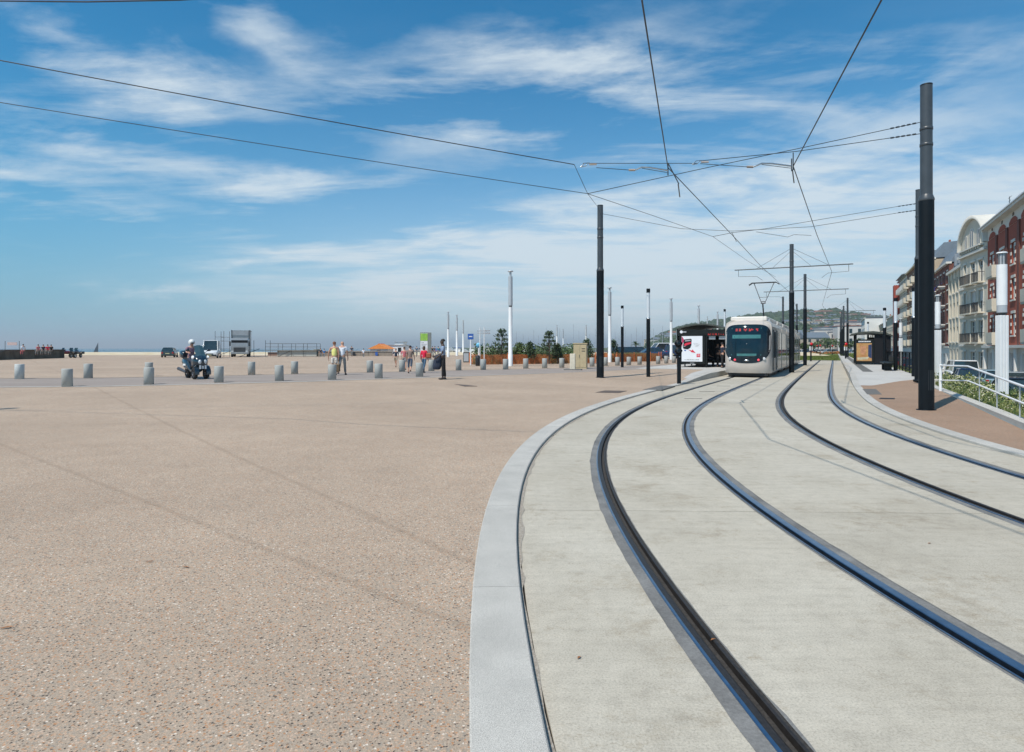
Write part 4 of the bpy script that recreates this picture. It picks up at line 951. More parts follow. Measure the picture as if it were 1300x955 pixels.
p,h=hgt(502.5,441.5,466); person(p,R(170),h,'distant person in dark shirt walking toward the camera beyond the women',cDk,cloth('khaki',(.32,.27,.20)),SKIN,HDK,botlen='shorts',det=False)
bgp=[(407,441.3,cDk,'in dark clothes at the left end of the terrace wall'),(411.5,442,cloth('bright_blue',(.03,.16,.40)),'in bright blue beside the one in dark clothes'),(446.5,438.5,cDk,'dark slim figure standing on the terrace behind the couple'),(461.5,441.8,cW,'pale figure on the terrace left of the orange roof'),
     (529,441.5,cJ,'seen between the two walking women'),(534,442,cDk,'in dark clothes just left of the red cardigan'),(549,441,cK,'in black just right of the green topped totem'),(552,442,cDk,'small figure right of the totem'),(556.5,443,cloth('teal',(.04,.22,.25)),'in teal left of the standing man'),(562.5,443,cR,'red clad figure far behind the standing man')]
for x,y,c,lb in bgp: 
    Y=96; zt=ZA(y,Y); person(A(x,Y,.28 if x<400 or x>500 else zt-1.7),R(random.choice((0,90,180,200))),1.68,'distant person '+lb,c,cG,SKIN,HDK,det=False,group='people strolling far off by the terrace')
for i,(x,c) in enumerate(((48.5,cPk),(55,cDk),(60.5,cR),(65,cK))):
    person(A(x,74+i*.9,1.28),R(60),1.6,['person in pink sitting on the old wall','person in dark blue sitting on the old wall','person in red sitting on the old wall near its end','person in black at the end of the seated group on the wall'][i],c,cG,SKIN,HDK,legs=((80,80),(80,80)),seat=.02,det=False,group='people sitting on the old wall')
person(A(29.5,72,1.3),R(60),1.62,'person in white leaning at the wall below the board',cW,cPk,SKIN,HDK,legs=((80,80),(80,80)),seat=.02,det=False)
# waiting at the stop
p=A(917,41.8,.29); person(p,R(-80),1.72,'person in dark clothes waiting under the shelter by the tram front',cDk,cK,SKIN,HDK,legs=((4,4),(-6,4)),arms=((4,35,5),(6,45,5)),det=False)
p=A(911,43.6,.29); person(p,R(-80),1.70,'person in black with bare arms folded in the shade of the shelter',cK,cK,SKIN,HDK,arms=((6,40,5),(2,20,5)),legs=((4,4),(-4,4)),det=False)
p=A(898,44.6,.29); person(p,R(-100),1.65,'seated person in dark blue in the shelter beside the poster case',cDk,cDk,SKIN,HGR,legs=((84,84),(84,84)),arms=((30,40,6),(30,40,6)),seat=.55,det=False)
# ---------------------------------------------------------------- wheels, scooter
def wheel(parent,x,y,r,w,rim=STEEL2,ax='y',tyre='wheel'):
    mb=MB(); prof=[(r*.62,-w/2),(r*.9,-w/2),(r*.99,-w*.32),(r,0),(r*.99,w*.32),(r*.9,w/2),(r*.62,w/2)]
    rs=[[(x+q*math.cos(t),y+z,r+q*math.sin(t)) for q,z in prof] for t in lin(0,2*PI,23)]
    mb.grid(rs); o=mb.build('wheel',TYRE,parent)
    rm=MB(); rs=[[(x+q*math.cos(t),y+z,r+q*math.sin(t)) for q,z in ((r*.63,-w*.4),(r*.55,-w*.42),(r*.5,-w*.2),(r*.5,w*.2),(r*.55,w*.42),(r*.63,w*.4))] for t in lin(0,2*PI,17)]
    rm.grid(rs)
    for k in range(5):
        a=2*PI*k/5; M=Matrix.Translation((x,y,r))@Matrix.Rotation(a,4,'Y'); rm.box(-r*.055,r*.055,-w*.36,w*.36,0,r*.58,0,M)
    rm.cyl((x,y-w*.4,r),(x,y+w*.4,r),r*.14,n=10); rm.build('rim',rim,o); return o
def scooter():
    ALU=mat('dark_alloy',(.14,.14,.15),.4,.1,6,metal=.8)
    NV=mat('scooter_paint',(.010,.022,.035),.18,.2,3,coat=.8); CHR=STEEL2
    p=P(246.5,480.7); hd=math.atan2(-.70,.71); o=empty('three_wheel_scooter',p,hd,'dark three wheeled scooter with tall windscreen crossing between the bollards','scooter')
    # local x forward
    for y in (-.235,.235): wheel(o,.74,y,.26,.13,ALU)
    wheel(o,-.72,0,.27,.15,ALU)
    def sec(x,hw,z0,z1,n=14,e=.55):
        c=(z0+z1)/2; h=(z1-z0)/2; return [(x,hw*math.copysign(abs(math.cos(t))**e,math.cos(t)),c+h*math.copysign(abs(math.sin(t))**e,math.sin(t))) for t in lin(0,2*PI,n+1)[:-1]]
    MB().rings([sec(-1.02,.10,.62,.80),sec(-.95,.20,.55,.88),sec(-.6,.25,.42,.86),sec(-.25,.24,.38,.78),sec(-.05,.20,.30,.48),sec(.25,.20,.26,.46),sec(.42,.24,.30,.85)]).build('body_shell',NV,o)
    MB().rings([sec(.38,.22,.40,1.05),sec(.55,.30,.42,1.08),sec(.78,.30,.50,1.0),sec(.95,.22,.55,.90),sec(1.04,.08,.62,.78)]).build('front_fairing',NV,o)
    for y in (-.235,.235): 
        MB().grid([[(.74+.33*math.cos(t),y+q,.26+.33*math.sin(t)) for q in (-.09,-.07,.07,.09)] for t in lin(-.2,PI*.85,9)]).build('mudguard',NV,o)
        MB().sph((1.0,y*.45,.74),(.06,.07,.10),10,6).build('headlight',mat('headlight_glass',(.5,.5,.5)),o)
        MB().sph((.72,y*1.28,.93),(.16,.04,.08),10,6).build('side_lamp',WHT,o)
        MB().cyl((.52,y*.7,1.08),(.50,y*1.75,1.22),.013,n=6).sph((.50,y*1.85,1.24),(.03,.09,.055),8,5).build('mirror',NV,o)
    MB().tube([(.40,-.34,1.02),(.47,-.15,1.06),(.47,.15,1.06),(.40,.34,1.02)],.018,6).build('handlebar',TBLK,o)
    MB().grid([[(.80-.42*t+.0,q*(.27-.05*t),.98+.62*t-.0+(.03 if abs(q)<.5 else 0)) for q in lin(-.75,.75,7)] for t in lin(0,.72,6)]).build('windscreen',mat('screen_tint',(.05,.10,.12),.05,.2,3,spec=.9),o)
    MB().rings([sec(-.98,.14,.84,.96),sec(-.6,.17,.80,.92),sec(-.3,.17,.74,.84),sec(-.1,.13,.70,.79)]).build('seat',TBLK,o)
    MB().rings([sec(-1.22,.18,.92,1.14),sec(-1.15,.24,.88,1.24),sec(-.9,.24,.86,1.22),sec(-.82,.19,.90,1.14)]).build('top_box',NV,o)
    MB().cyl((-.35,-.22,.28),(-1.05,-.30,.42),.055,.075,n=12).build('exhaust',ALU,o)
    MB().box(-.62,-.30,-.262,-.25,.56,.64).build('side_trim',WHT,o)
    MB().box(1.045,1.05,-.03,.03,.45,.58).box(1.03,1.05,-.14,-.07,.44,.60).box(1.03,1.05,.07,.14,.44,.60).build('grille',WHT,o)
    M=Matrix.Rotation(hd,3,'Z'); q=p+M@Vector((-.38,0,0))
    CHK=mat('checked_shirt',(.16,.05,.09),.8,.6,24,c2=(.30,.24,.30))
    person(q,hd-PI/2,1.74,'scooter rider in white open helmet and checked shirt',CHK,cDk,SKIN,None,legs=((72,62),(72,62)),arms=((42,44,16),(42,44,16)),seat=.88,sleeve=.45,lean=6,helmet=mat('helmet_white',(.70,.72,.70),.25))
scooter()
# ---------------------------------------------------------------- cars
PLT=mat('number_plate',(.55,.52,.30),.5); TL_=mat('tail_lamp',(.40,.02,.02),.2); HLG=mat('headlight_glass',(.5,.5,.5)); TRIM=mat('car_trim',(.02,.02,.022),.6)
def paint(n,c): return mat(n,c,.25,.05,2,coat=.8)
def car(loc,rz,label,pm,L=4.1,Wd=1.74,H=1.46,kind='hatch',group=None,glass=None,cat='car'):
    glass=glass or mat('car_glass',(.02,.035,.042),.05,.3,1.5,spec=.9)
    o=empty('parked_car' if cat=='car' else 'parked_van',loc,rz,label,cat,group); hw=Wd/2; x0,x1=-L/2,L/2
    if kind=='van': belt=1.08; st=[(x0,.30,.9,1.0),(x0+.05,.26,1.0,1.0),(x0+.8,.2,belt,1),(x1-1.35,.2,belt,1),(x1-.9,.2,1.04,.99),(x1-.25,.22,.90,.95),(x1,.32,.72,.85)]
    else: belt=.90*H/1.46; st=[(x0,.34,belt*.86,.86),(x0+.10,.25,belt*.97,.95),(x0+.6,.2,belt,1),(0,.19,belt,1),(x1-1.3,.19,belt*.99,1),(x1-.35,.2,belt*.83,.95),(x1-.06,.26,belt*.72,.86),(x1,.36,belt*.62,.78)]
    rs=[]
    for x,zl_,zt,f in st:
        w=hw*f; rs.append([(x,-w*.90,zl_),(x,-w,zl_+.12),(x,-w,zt-.20),(x,-w*.97,zt-.05),(x,-w*.88,zt),(x,w*.88,zt),(x,w*.97,zt-.05),(x,w,zt-.20),(x,w,zl_+.12),(x,w*.90,zl_)])
    body=MB().rings(rs).build('body',pm,o)
    if kind=='van': base=[x0+.06,x1-.95]; rf=[x0+.14,x1-1.75]
    elif kind=='saloon': base=[x0+.75,x1-1.15]; rf=[x0+1.35,x1-1.95]
    else: base=[x0+.12,x1-1.10]; rf=[x0+.55,x1-1.85]
    bw=hw*.90; rw=hw*(.80 if kind=='van' else .70); zt=H-.05
    g=MB(); g.rings([[(base[0],-bw,belt-.03),(base[1],-bw,belt-.03),(base[1],bw,belt-.03),(base[0],bw,belt-.03)],[(rf[0],-rw,zt),(rf[1],-rw,zt),(rf[1],rw,zt),(rf[0],rw,zt)]],0,False); g.build('windows',glass,o)
    r_=MB(); r_.rings([[(rf[0]-.06,-rw-.02,zt-.01),(rf[1]+.04,-rw-.02,zt-.01),(rf[1]+.04,rw+.02,zt-.01),(rf[0]-.06,rw+.02,zt-.01)],[(rf[0]+.05,-rw+.08,H),(rf[1]-.10,-rw+.08,H),(rf[1]-.10,rw-.08,H),(rf[0]+.05,rw-.08,H)]],0,False); r_.build('roof',pm,o)
    fr=[0,1] if kind!='van' else [0,.55,1]
    for s in (-1,1):
        for t in ([0,.48,1] if kind!='van' else [0,.5,1]):
            a=Vector((base[0]+(base[1]-base[0])*t,s*(bw+.004),belt-.03)); b=Vector((rf[0]+(rf[1]-rf[0])*t,s*(rw+.004),zt)); MB().tube([a,b],.035,5).build('pillar',pm,o)
        if kind=='van': MB().add([(base[0]+.02,s*(bw+.012),belt),(base[0]+(base[1]-base[0])*.5,s*(bw+.012),belt),(rf[0]+(rf[1]-rf[0])*.5,s*(rw+.014),zt),(rf[0],s*(rw+.014),zt)],[(0,1,2,3)]).build('side_panel',pm,o)
        for x in (x0+.72,x1-.78):
            wheel(o,x,s*(hw-.09),.31,.20); 
        MB().bbox(x1-.22,x1-.03,s*hw*.74-.17,s*hw*.74+.17,belt*.58,belt*.74,.02).build('headlight',HLG,o)
        MB().bbox(x0-.004,x0+.12,s*hw*.76-.10,s*hw*.76+.10,belt*.62,belt*.90,.015).build('tail_light',TL_,o)
        MB().sph((base[1]-.25,s*(hw+.09),belt+.06),(.07,.10,.07),8,5).build('mirror',pm,o)
    for x,d in ((x0-.02,1),(x1-.06,-1)): MB().bbox(x-.03,x+.10,-hw*.84,hw*.84,.26,.48,.03).build('bumper',TRIM if kind=='van' else pm,o)
    MB().box(x0-.062,x0-.05,-.26,.26,.50,.61).build('number_plate',PLT,o); MB().box(x1+.045,x1+.055,-.26,.26,.36,.47).build('number_plate',PLT,o)
    MB().box(x1-.03,x1+.012,-.45,.45,.50,.60).build('grille',TRIM,o)
    return o
pd=paint('paint_dark_green',(.012,.035,.038)); pwh=paint('paint_white',(.70,.72,.73)); psl=paint('paint_silver',(.26,.30,.33)); pbk=paint('paint_black',(.012,.014,.018)); pbl=paint('paint_blue',(.02,.04,.10)); prd=paint('paint_red',(.35,.02,.03)); plb=paint('paint_pale_blue',(.20,.30,.36))
car(A(215.5,90,.28),R(110),'dark green hatchback parked alone on the square, seen from behind',pd,3.9,1.72,1.40)
car(A(268.5,84,.28),R(-70),'white van parked on the square facing the camera',pwh,5.2,1.95,2.35,'van',cat='van')
car(A(720,66,.28),R(5),'white car parked beyond the planted bed left of the beige cabinet',pwh,4.1,1.7,1.42)
car(A(797,74,.28),R(8),'dark car parked beyond the orange netting, left of the nearer black lamp',pbk,4.3,1.75,1.45,'hatch')
car(A(826,76,.28),R(185),'dark blue grey car parked beyond the orange netting, right of the nearer black lamp',pbl,4.4,1.75,1.42,'saloon')
car(A(812,90,.28),R(10),'dark car in the second line behind the netting',pbk,4.2,1.75,1.5)
car(A(840,84,.28),R(190),'white van parked left of the tram shelter',pwh,4.9,1.9,2.0,'van',cat='van')
car(A(851.5,80,.28),R(80),'dark blue car half hidden by the white lamp post',pbl,4,1.75,1.7)
sr=TH; RZS=PI/2-TH
car(T(10.2,8.6,-1.3),RZS,'white van parked in the street below the cream building',pwh,4.8,1.9,1.92,'van',cat='van')
car(T(9.6,2.2,-1.3),RZS,'dark hatchback with red tail lamps parked behind the white van in the street',pbl,3.9,1.7,1.42)
car(T(10.6,-1.0,-1.3),RZS,'pale blue car parked in the street left of the large white lamp post',plb,4.3,1.75,1.45)
car(T(11.0,-6.0,-1.3),RZS+PI,'silver saloon parked in the street right of the large white lamp post',psl,4.5,1.78,1.45,'saloon')
car(T(9.0,-14.6,-1.3),RZS,'black car at the right edge of the picture behind the handrail',pbk,4.3,1.75,1.45)
for i,(u,w,pm,lb) in enumerate(((9.8,24,pwh,'white car farther up the street, seen through the platform railing'),(10.3,31,psl,'silver car farther up the street through the platform railing'),(9.8,45,pbl,'dark blue car far up the street behind the railing'),(10.2,60,prd,'red car far up the street'))): car(T(u,w,-1.3),RZS,lb,pm)
# far traffic past the turf
ft=[(1030,pbl),(1037,pwh),(1044,prd),(1051,psl),(1058,pbk),(1081,pwh),(1088,psl),(1096,prd),(1018,psl),(1013,pwh)]
for i,(x,pm) in enumerate(ft): 
    q=A(x,165+(i%3)*6,-.1); q.z=-.1 if i<5 else -.3
    car(q,R((5,185,0,175)[i%4]),'far off %s car crossing beyond the turf, %s from the left'%({pbl:'blue',pwh:'white',prd:'red',psl:'silver',pbk:'black'}[pm],ordn[sorted(range(10),key=lambda k:ft[k][0]).index(i)]),pm,group='cars crossing beyond the turf')
# ---------------------------------------------------------------- stage truck and scaffold
def truck():
    SV=mat('truck_silver',(.30,.32,.33),.35,.1,3,metal=.3); DG=mat('truck_dark',(.04,.045,.05),.5,.3,3)
    o=empty('lorry',A(306,95,.28),R(-70),'grey lorry facing the camera with a tall grey box body','lorry')
    hw=1.22
    rs=[]
    for x,z0,z1,f in ((1.4,.55,2.75,1),(2.9,.5,2.75,1),(3.35,.5,2.55,.98),(3.5,.55,1.55,.95)): rs.append([(x,-hw*f,z0),(x,-hw*f,z1-.15),(x,-hw*f*.9,z1),(x,hw*f*.9,z1),(x,hw*f,z1-.15),(x,hw*f,z0)])
    MB().rings(rs,0,False).build('cab',SV,o)
    MB().add([(3.40,-1.08,1.55),(3.40,1.08,1.55),(3.385,1.0,2.42),(3.385,-1.0,2.42)],[(0,1,2,3)]).box(3.385,3.42,-1.1,1.1,1.5,2.45).build('windscreen',PBLK,o)
    MB().box(3.49,3.52,-.8,.8,.75,1.4).build('grille',DG,o)
    for s in (-1,1):
        MB().bbox(3.46,3.53,s*.95-.15,s*.95+.15,.72,.92,.02).build('headlight',HLG,o); MB().box(3.2,3.3,s*1.3-.1,s*1.3+.1,1.6,2.3).build('mirror',DG,o)
        for x in (2.6,-2.0,-3.0): wheel(o,x,s*1.05,.46,.28,SV)
    MB().bbox(3.4,3.6,-1.2,1.2,.42,.70,.04).build('bumper',SV,o)
    b=MB().box(-4.2,1.2,-1.25,1.25,.95,3.95).build('box_body',SV,o)
    for s in (-1,1): MB().box(-4.2,1.22,s*1.26-.02,s*1.26+.02,3.85,4.0).box(1.2,1.26,s*1.2-.06,s*1.2+.06,.95,3.98).build('frame_rail',DG,b)
    MB().box(1.2,1.26,-1.1,1.1,3.2,3.85).build('end_panel',mat('end_panel',(.33,.36,.38),.5,.25,1.2),b)
    MB().box(-4.0,1.3,-.5,.5,.6,.95).build('chassis',DG,o)
truck()
def scaffold():
    o=empty('scaffold_stage',A(326,96,.28),R(3),'thin metal stage scaffold with railings beside the grey lorry','scaffold'); G=GRYP
    for x in (-6.2,-4.9,-1.2,1.3,3.2,5.2,7.0,9.0):
        h=3.9 if x<-4 else (2.5 if x<2 else 2.0)
        MB().cyl((x,0,0),(x,0,h),.035,n=5).build('upright',G,o)
        MB().cyl((x,2.2,0),(x,2.2,h),.035,n=5).build('upright',G,o)
    for x0,x1,z in ((-6.2,-4.9,1.2),(-6.2,-4.9,2.4),(-6.2,-4.9,3.0),(1.3,9,1.0),(1.3,9,1.5),(1.3,9,2.0),(-6.2,1.3,1.0)):
        for y in (0,2.2): MB().cyl((x0,y,z),(x1,y,z),.028,n=5).build('ledger',G,o)
    MB().cyl((-6.2,0,0),(-2.6,0,1.4),.04,n=5).build('brace',G,o); MB().cyl((-2.6,0,0),(.4,0,1.2),.04,n=5).build('brace',G,o); MB().cyl((3.2,0,0),(5.2,0,1),.04,n=5).build('brace',G,o)
    MB().box(1.3,9,-.1,2.3,.92,1.02).build('stage_deck',mat('deck_board',(.22,.21,.19),.8),o)
    MB().box(3,9,.2,.25,.05,.9).build('stage_skirt',mat('pale_skirt',(.42,.42,.38),.8),o)
scaffold()
# ---------------------------------------------------------------- left background
OLD=mat('old_wall_stone',(.055,.045,.030),.95,.4,.9,c2=(.17,.145,.11),bump=.5)
a=A(-60,62,.0); b=A(82,84,.0)
d=(b-a); L=d.length; o=empty('old_wall',a,math.atan2(d.y,d.x),'low brown weathered wall at the left edge of the square','wall')
n=9
for i in range(n): MB().bbox(i*L/n+.015,(i+1)*L/n-.015,0,.7,-.3,1.28+.01*(i%3),.02).build('wall_section',OLD,o)
MB().box(0,L+.05,-.08,.78,1.30,1.42).build('coping',mat('old_coping',(.13,.08,.05),.9,.3,2),o)
o=empty('notice_board',A(15.5,80,1.2),R(10),'pale notice board between two thin poles above the old wall','board')
for x in (-.8,.8): MB().cyl((x,0,-1),(x,0,1.3),.03,n=6).build('pole',GRYP,o)
MB().box(-.55,.55,-.03,.03,.75,1.12).build('panel',mat('pale_pink',(.55,.42,.40),.6),o)
def moto(loc,rz,label,pm):
    o=empty('parked_motorcycle',loc,rz,label,'motorcycle'); wheel(o,.7,0,.32,.14); wheel(o,-.7,0,.32,.18)
    MB().rings([[(x,y*w,c+z*h) for y,z in ((-1,0),(-.7,.8),(0,1),(.7,.8),(1,0),(.6,-.9),(-.6,-.9))] for x,w,c,h in ((-.95,.06,.9,.06),(-.5,.17,.78,.15),(0,.2,.72,.25),(.45,.24,.8,.28),(.8,.1,.85,.12))]).build('body_shell',pm,o)
    MB().tube([(.4,-.36,1.08),(.5,0,1.02),(.4,.36,1.08)],.02,5).build('handlebar',TBLK,o); MB().tube([(.5,0,1.0),(.7,0,.32)],.035,5).build('fork',TBLK,o)
    MB().grid([[(.62-.2*t,q*.2,1.0+.35*t) for q in (-1,0,1)] for t in (0,.5,1)]).build('windscreen',GLS,o)
    for s in (-1,1): MB().bbox(-.95,-.35,s*.32-.1,s*.32+.1,.5,.85,.05).build('pannier',TBLK,o)
moto(A(92,84,.28),R(-70),'dark touring motorcycle parked at the end of the old wall',pbk); moto(A(99,86,.28),R(-80),'second dark motorcycle parked right of the one at the wall end',pbl); moto(A(84.3,85,.28),R(-100),'red motorcycle half hidden at the wall end',prd)
o=empty('sailing_boat',A(124.5,420,-4),R(20),'tiny dark sailing boat out at sea left of the green car','boat'); MB().rings([[(x,y*w,z) for y,z in ((-1,.9),(-.7,0),(.7,0),(1,.9))] for x,w in ((-4,.9),(0,1.4),(3,1.0),(4.5,.1))]).build('hull',BLK,o); MB().cyl((0,0,.5),(0,0,9.5),.08,n=5).build('mast',GRYP,o); MB().add([(-.1,0,1.2),(-3.4,0.1,1.2),(-.1,0,9),(-.1,.03,1.2),(-3.4,.13,1.2),(-.1,.03,9)],[(0,1,2),(3,5,4)]).build('sail',mat('dark_sail',(.08,.10,.12),.7),o)
# terrace with low wall, kiosk
TERR=mat('terrace_stone',(.26,.22,.18),.9,.2,2)
o=empty('terrace_wall',A(399,103,.28),0,'long low stone terrace wall beyond the walking couple','wall')
for i in range(10):
    x=i*1.27; MB().bbox(x,x+1.25,0,.5,-.3,.72,.03).build('wall_section',TERR,o)
MB().box(-.1,12.8,-.1,.65,.74,.86).build('coping',mat('terrace_cap',(.34,.30,.26),.9),o)
for x,m in ((6.3,TBLK),(10.0,BLUE),(3.0,TBLK)): MB().box(x,x+.4,-.18,-.13,.1,.66).build('wall_panel',m,o)
def hut(px0,px1,pt,pb,Y,depth,wm,rm,label,roof='flat',cat='hut',name='beach_hut',win=True,group=None,z0=.28):
    a=A(px0,Y,z0); b=A(px1,Y,z0); w=b.x-a.x; h=ZA(pt,Y)-z0; o=empty(name,a,0,label,cat,group)
    hb=h if roof=='flat' else h*.62
    MB().box(0,w,0,depth,-.4,hb).build('wall',wm,o)
    if roof=='flat': MB().box(-.12,w+.12,-.15,depth+.1,hb,hb+.12).build('roof',rm,o)
    else: MB().rings([[(-.4,y,hb-.05),(w*.5,y,h),(w+.4,y,hb-.05),(w*.5,y,hb-.02)] for y in (-.4,depth+.3)],0,False).build('roof',rm,o)
    if win:
        n=max(1,int(w/1.6))
        for i in range(n):
            x=w*(i+.5)/n; f=MB().box(x-.36,x+.36,-.05,.02,hb*.30,hb*.82).build('window',WHT,o); MB().box(x-.30,x+.30,-.06,-.052,hb*.34,hb*.78).build('pane',GLS,f)
    return o
ORR=mat('orange_canvas',(.72,.25,.06),.8); hut(470,492,437,452,104,5,WHT,ORR,'white kiosk with bright orange canvas roof on the terrace','gable','kiosk','kiosk')
hut(476,487,436.2,450,110,4,WHT,mat('red_canvas',(.6,.12,.06),.8),'small red topped tent behind the orange roofed kiosk','gable','tent','tent',win=False)
hut(490,513,438.5,452,112,5,WHT,LTG,'flat roofed white beach building right of the orange roof','flat','building','beach_building')
hut(501,512,434.5,452,118,4,WHT,LTG,'upper white block of the beach building behind it','flat','building','beach_building')
hut(383,398,446,452.5,100,2.4,mat('dark_green_box',(.03,.06,.06),.6),BLK,'dark green box container at the left end of the terrace wall','flat','container','storage_container',win=False)
hut(340,352,447.5,452.5,108,2.4,mat('brown_box',(.20,.12,.09),.7),LTG,'small brown shed behind the stage','flat','shed','shed',win=False)
hut(398,402,444,452,112,2,mat('green_box',(.05,.25,.15),.6),LTG,'small green cabin left of the terrace','flat','cabin','cabin',win=False)
for i,x in enumerate([515,524,533,552,560,568,577,586,596,606,616,626,638,650,662,674,686,698]):
    hut(x,x+7.2,441+((i*37)%5)*.5,450,132+i*1.1,2.5,WHT,LTG if i%3 else BLUE,'small white beach hut in the far row, %s from the left'%ordn[i],'gable' if i%2 else 'flat','hut',group='white beach huts in the far row',win=False,z0=-.2)
# info totem
o=empty('info_totem',A(533.2,72,.28),R(6),'tall grey information totem with a green and white poster','totem'); GT=mat('totem_grey',(.20,.22,.21),.5)
MB().bbox(0,1.28,0,.45,0,3.12,.04).build('totem_case',GT,o); MB().box(.05,.86,-.02,-.001,.4,3.0).build('poster',PWH,o)
MB().box(.05,.86,-.035,-.021,2.15,2.98).build('poster_top',mat('lime_green',(.17,.42,.05),.4,.3,1.5,c2=(.40,.60,.12)),o)
for i in range(5): MB().box(.14,.14+.3+.1*((i*7)%4),-.03,-.021,1.9-i*.17,1.96-i*.17).build('print_line',PGR,o)
# signs near the planted bed
def pole(o,x,y,h,r=.045,m=WHT): MB().cyl((x,y,0),(x,y,h),r,n=8).build('pole',m,o)
o=empty('road_sign',A(597.5,48.5,.28),0,'blue road sign on a white pole at the left end of the planted bed','sign'); pole(o,0,0,2.35); MB().bbox(-.22,.22,-.05,-.02,1.98,2.42,.01).build('sign_panel',BLUE,o); MB().box(-.13,.13,-.06,-.051,2.17,2.24).build('white_mark',PWH,o)
o=empty('direction_sign',A(615,49.5,.28),0,'pair of thin poles carrying grey direction boards','sign')
for x in (-.35,-.02): pole(o,x,0,2.95,.035)
MB().box(-.58,-.08,-.03,0,2.62,2.72).build('sign_panel',LTG,o); MB().box(-.08,.45,-.03,0,2.62,2.72).build('sign_panel',PGR,o); MB().box(-.58,-.08,-.03,0,2.42,2.54).build('sign_panel',LTG,o); MB().box(-.08,.45,-.03,0,2.42,2.54).build('sign_panel',PGR,o)
o=empty('info_post',A(607.6,50,.28),0,'small light blue sign disc on a post beside the black bin','sign'); pole(o,0,0,1.4); MB().lathe([(.01,0),(.20,0),(.20,.03),(.01,.03)],16).build('disc',mat('light_blue',(.12,.42,.62),.4),o,loc=(0,-.03,1.55)).rotation_euler=(R(90),0,0)
o=empty('litter_bin',A(606.5,46.5,.28),0,'black cylindrical litter bin before the orange netting','bin'); MB().lathe([(.01,0),(.15,0),(.17,.05),(.17,.72),(.14,.78),(.01,.8)],16).build('bin_body',TBLK,o); MB().lathe([(.175,.60),(.185,.61),(.185,.66),(.175,.67)],16).build('rim_band',GRYP,o)
o=empty('grey_bin',A(592,58,.28),0,'grey cabinet left of the orange netting','cabinet'); MB().bbox(-.28,.28,-.2,.2,0,.95,.03).build('cabinet_body',GRYP,o); MB().box(-.22,.22,-.215,-.2,.1,.85).build('door',LTG,o)
# beige cabinet with white box
BEI=mat('beige_cabinet_paint',(.44,.36,.22),.55,.10,4); p=P(737,468.2); o=empty('utility_cabinet',p,R(-12),'beige utility cabinet standing left of the tall mast','cabinet')
MB().bbox(-.42,.42,-.30,.30,-.1,1.58,.02).build('cabinet_body',BEI,o); MB().box(-.45,.45,-.33,.33,1.58,1.64).build('lid',BEI,o); MB().bbox(-.395,-.0125,-.318,-.300,.10,1.50,.006).build('door',BEI,o); MB().bbox(.0125,.395,-.318,-.300,.10,1.50,.006).build('door',BEI,o); MB().box(-.05,-.03,-.335,-.318,.7,.9).build('handle',GRYP,o)
for z in (1.1,1.25): MB().box(.1,.32,-.322,-.318,z,z+.05).build('vent',TRIM,o)
p=P(727,469.8); o=empty('concrete_post',p,R(-12),'low white block on a grey slab beside the beige cabinet','block'); MB().bbox(-.16,.16,-.13,.13,0,.98,.02).build('block_body',mat('off_white_block',(.60,.55,.44),.7),o); MB().bbox(-.5,.55,-.4,.4,-.1,.06,.02).build('slab',DARK,o)
# ---------------------------------------------------------------- vegetation
def foliage_mat(name,c,c2): return mat(name,c,.75,.3,1.2,c2=c2,world=True)
F1=foliage_mat('leaf_mid',(.045,.085,.02),(.11,.16,.045)); F2=foliage_mat('leaf_dark',(.018,.045,.018),(.055,.09,.035)); F3=foliage_mat('leaf_pale',(.19,.22,.06),(.34,.35,.13)); FW=mat('blossom_white',(.66,.64,.48),.7); FY=mat('grass_straw',(.26,.20,.09),.9,.3,5); FHILL=foliage_mat('leaf_hill',(.028,.055,.028),(.07,.10,.045))
def leaf(mb,c,s,mi=0,rr=random,up=.3):
    d=Vector((rr.gauss(0,1),rr.gauss(0,1),rr.gauss(0,1)*.8+up)).normalized(); a=d.orthogonal().normalized(); a.rotate(Matrix.Rotation(rr.random()*6.28,3,d)); b=d.cross(a)
    c=Vector(c); mb.add([c-a*s*.5,c+b*s*.28,c+a*s*.5,c-b*s*.28],[(0,1,2,3)],mi)
def blade(mb,c,h,w,rr=random,mi=0,spread=.5):
    t=rr.random()*6.28; l=rr.random()*spread; d=Vector((math.cos(t)*l,math.sin(t)*l,1)).normalized()*h; s=Vector((-math.sin(t),math.cos(t),0))*w; c=Vector(c); mb.add([c-s,c+s,c+d*.6+s*.7,c+d+Vector((d.x,d.y,-.1*h))*.3,c+d*.6-s*.7],[(0,1,2,3,4)],mi)
ORN=mat('orange_netting',(.62,.17,.05),.7,.15,3)
def netting(pts,h,parent,z=.28):
    mb=MB(); posts=[]
    for a,b in zip(pts[:-1],pts[1:]):
        a=Vector(a);b=Vector(b);L_=(b-a).length; n=int(L_/.09); d=(b-a)/n
        for i in range(n): 
            q=a+d*i; sag=.05*math.sin(i*.35); mb.add([(q.x,q.y,z+.02),(q.x+d.x*.33,q.y+d.y*.33,z+.02),(q.x+d.x*.33,q.y+d.y*.33,z+h+sag),(q.x,q.y,z+h+sag)],[(0,1,2,3)])
        for k in range(int(h/.09)+1):
            zz=z+.02+k*.09; m_=int(L_/1.2)+1
            for j in range(m_): q=a.lerp(b,j/m_);r_=a.lerp(b,(j+1)/m_); mb.add([(q.x,q.y,zz),(r_.x,r_.y,zz),(r_.x,r_.y,zz+.03),(q.x,q.y,zz+.03)],[(0,1,2,3)])
        for j in range(int(L_/2.5)+1): q=a+(b-a).normalized()*j*2.5; MB().cyl((q.x,q.y,z-.1),(q.x,q.y,z+h+.15),.03,n=6).build('stake',ORN,parent)
    mb.build('net_mesh',ORN,parent,kind='stuff')
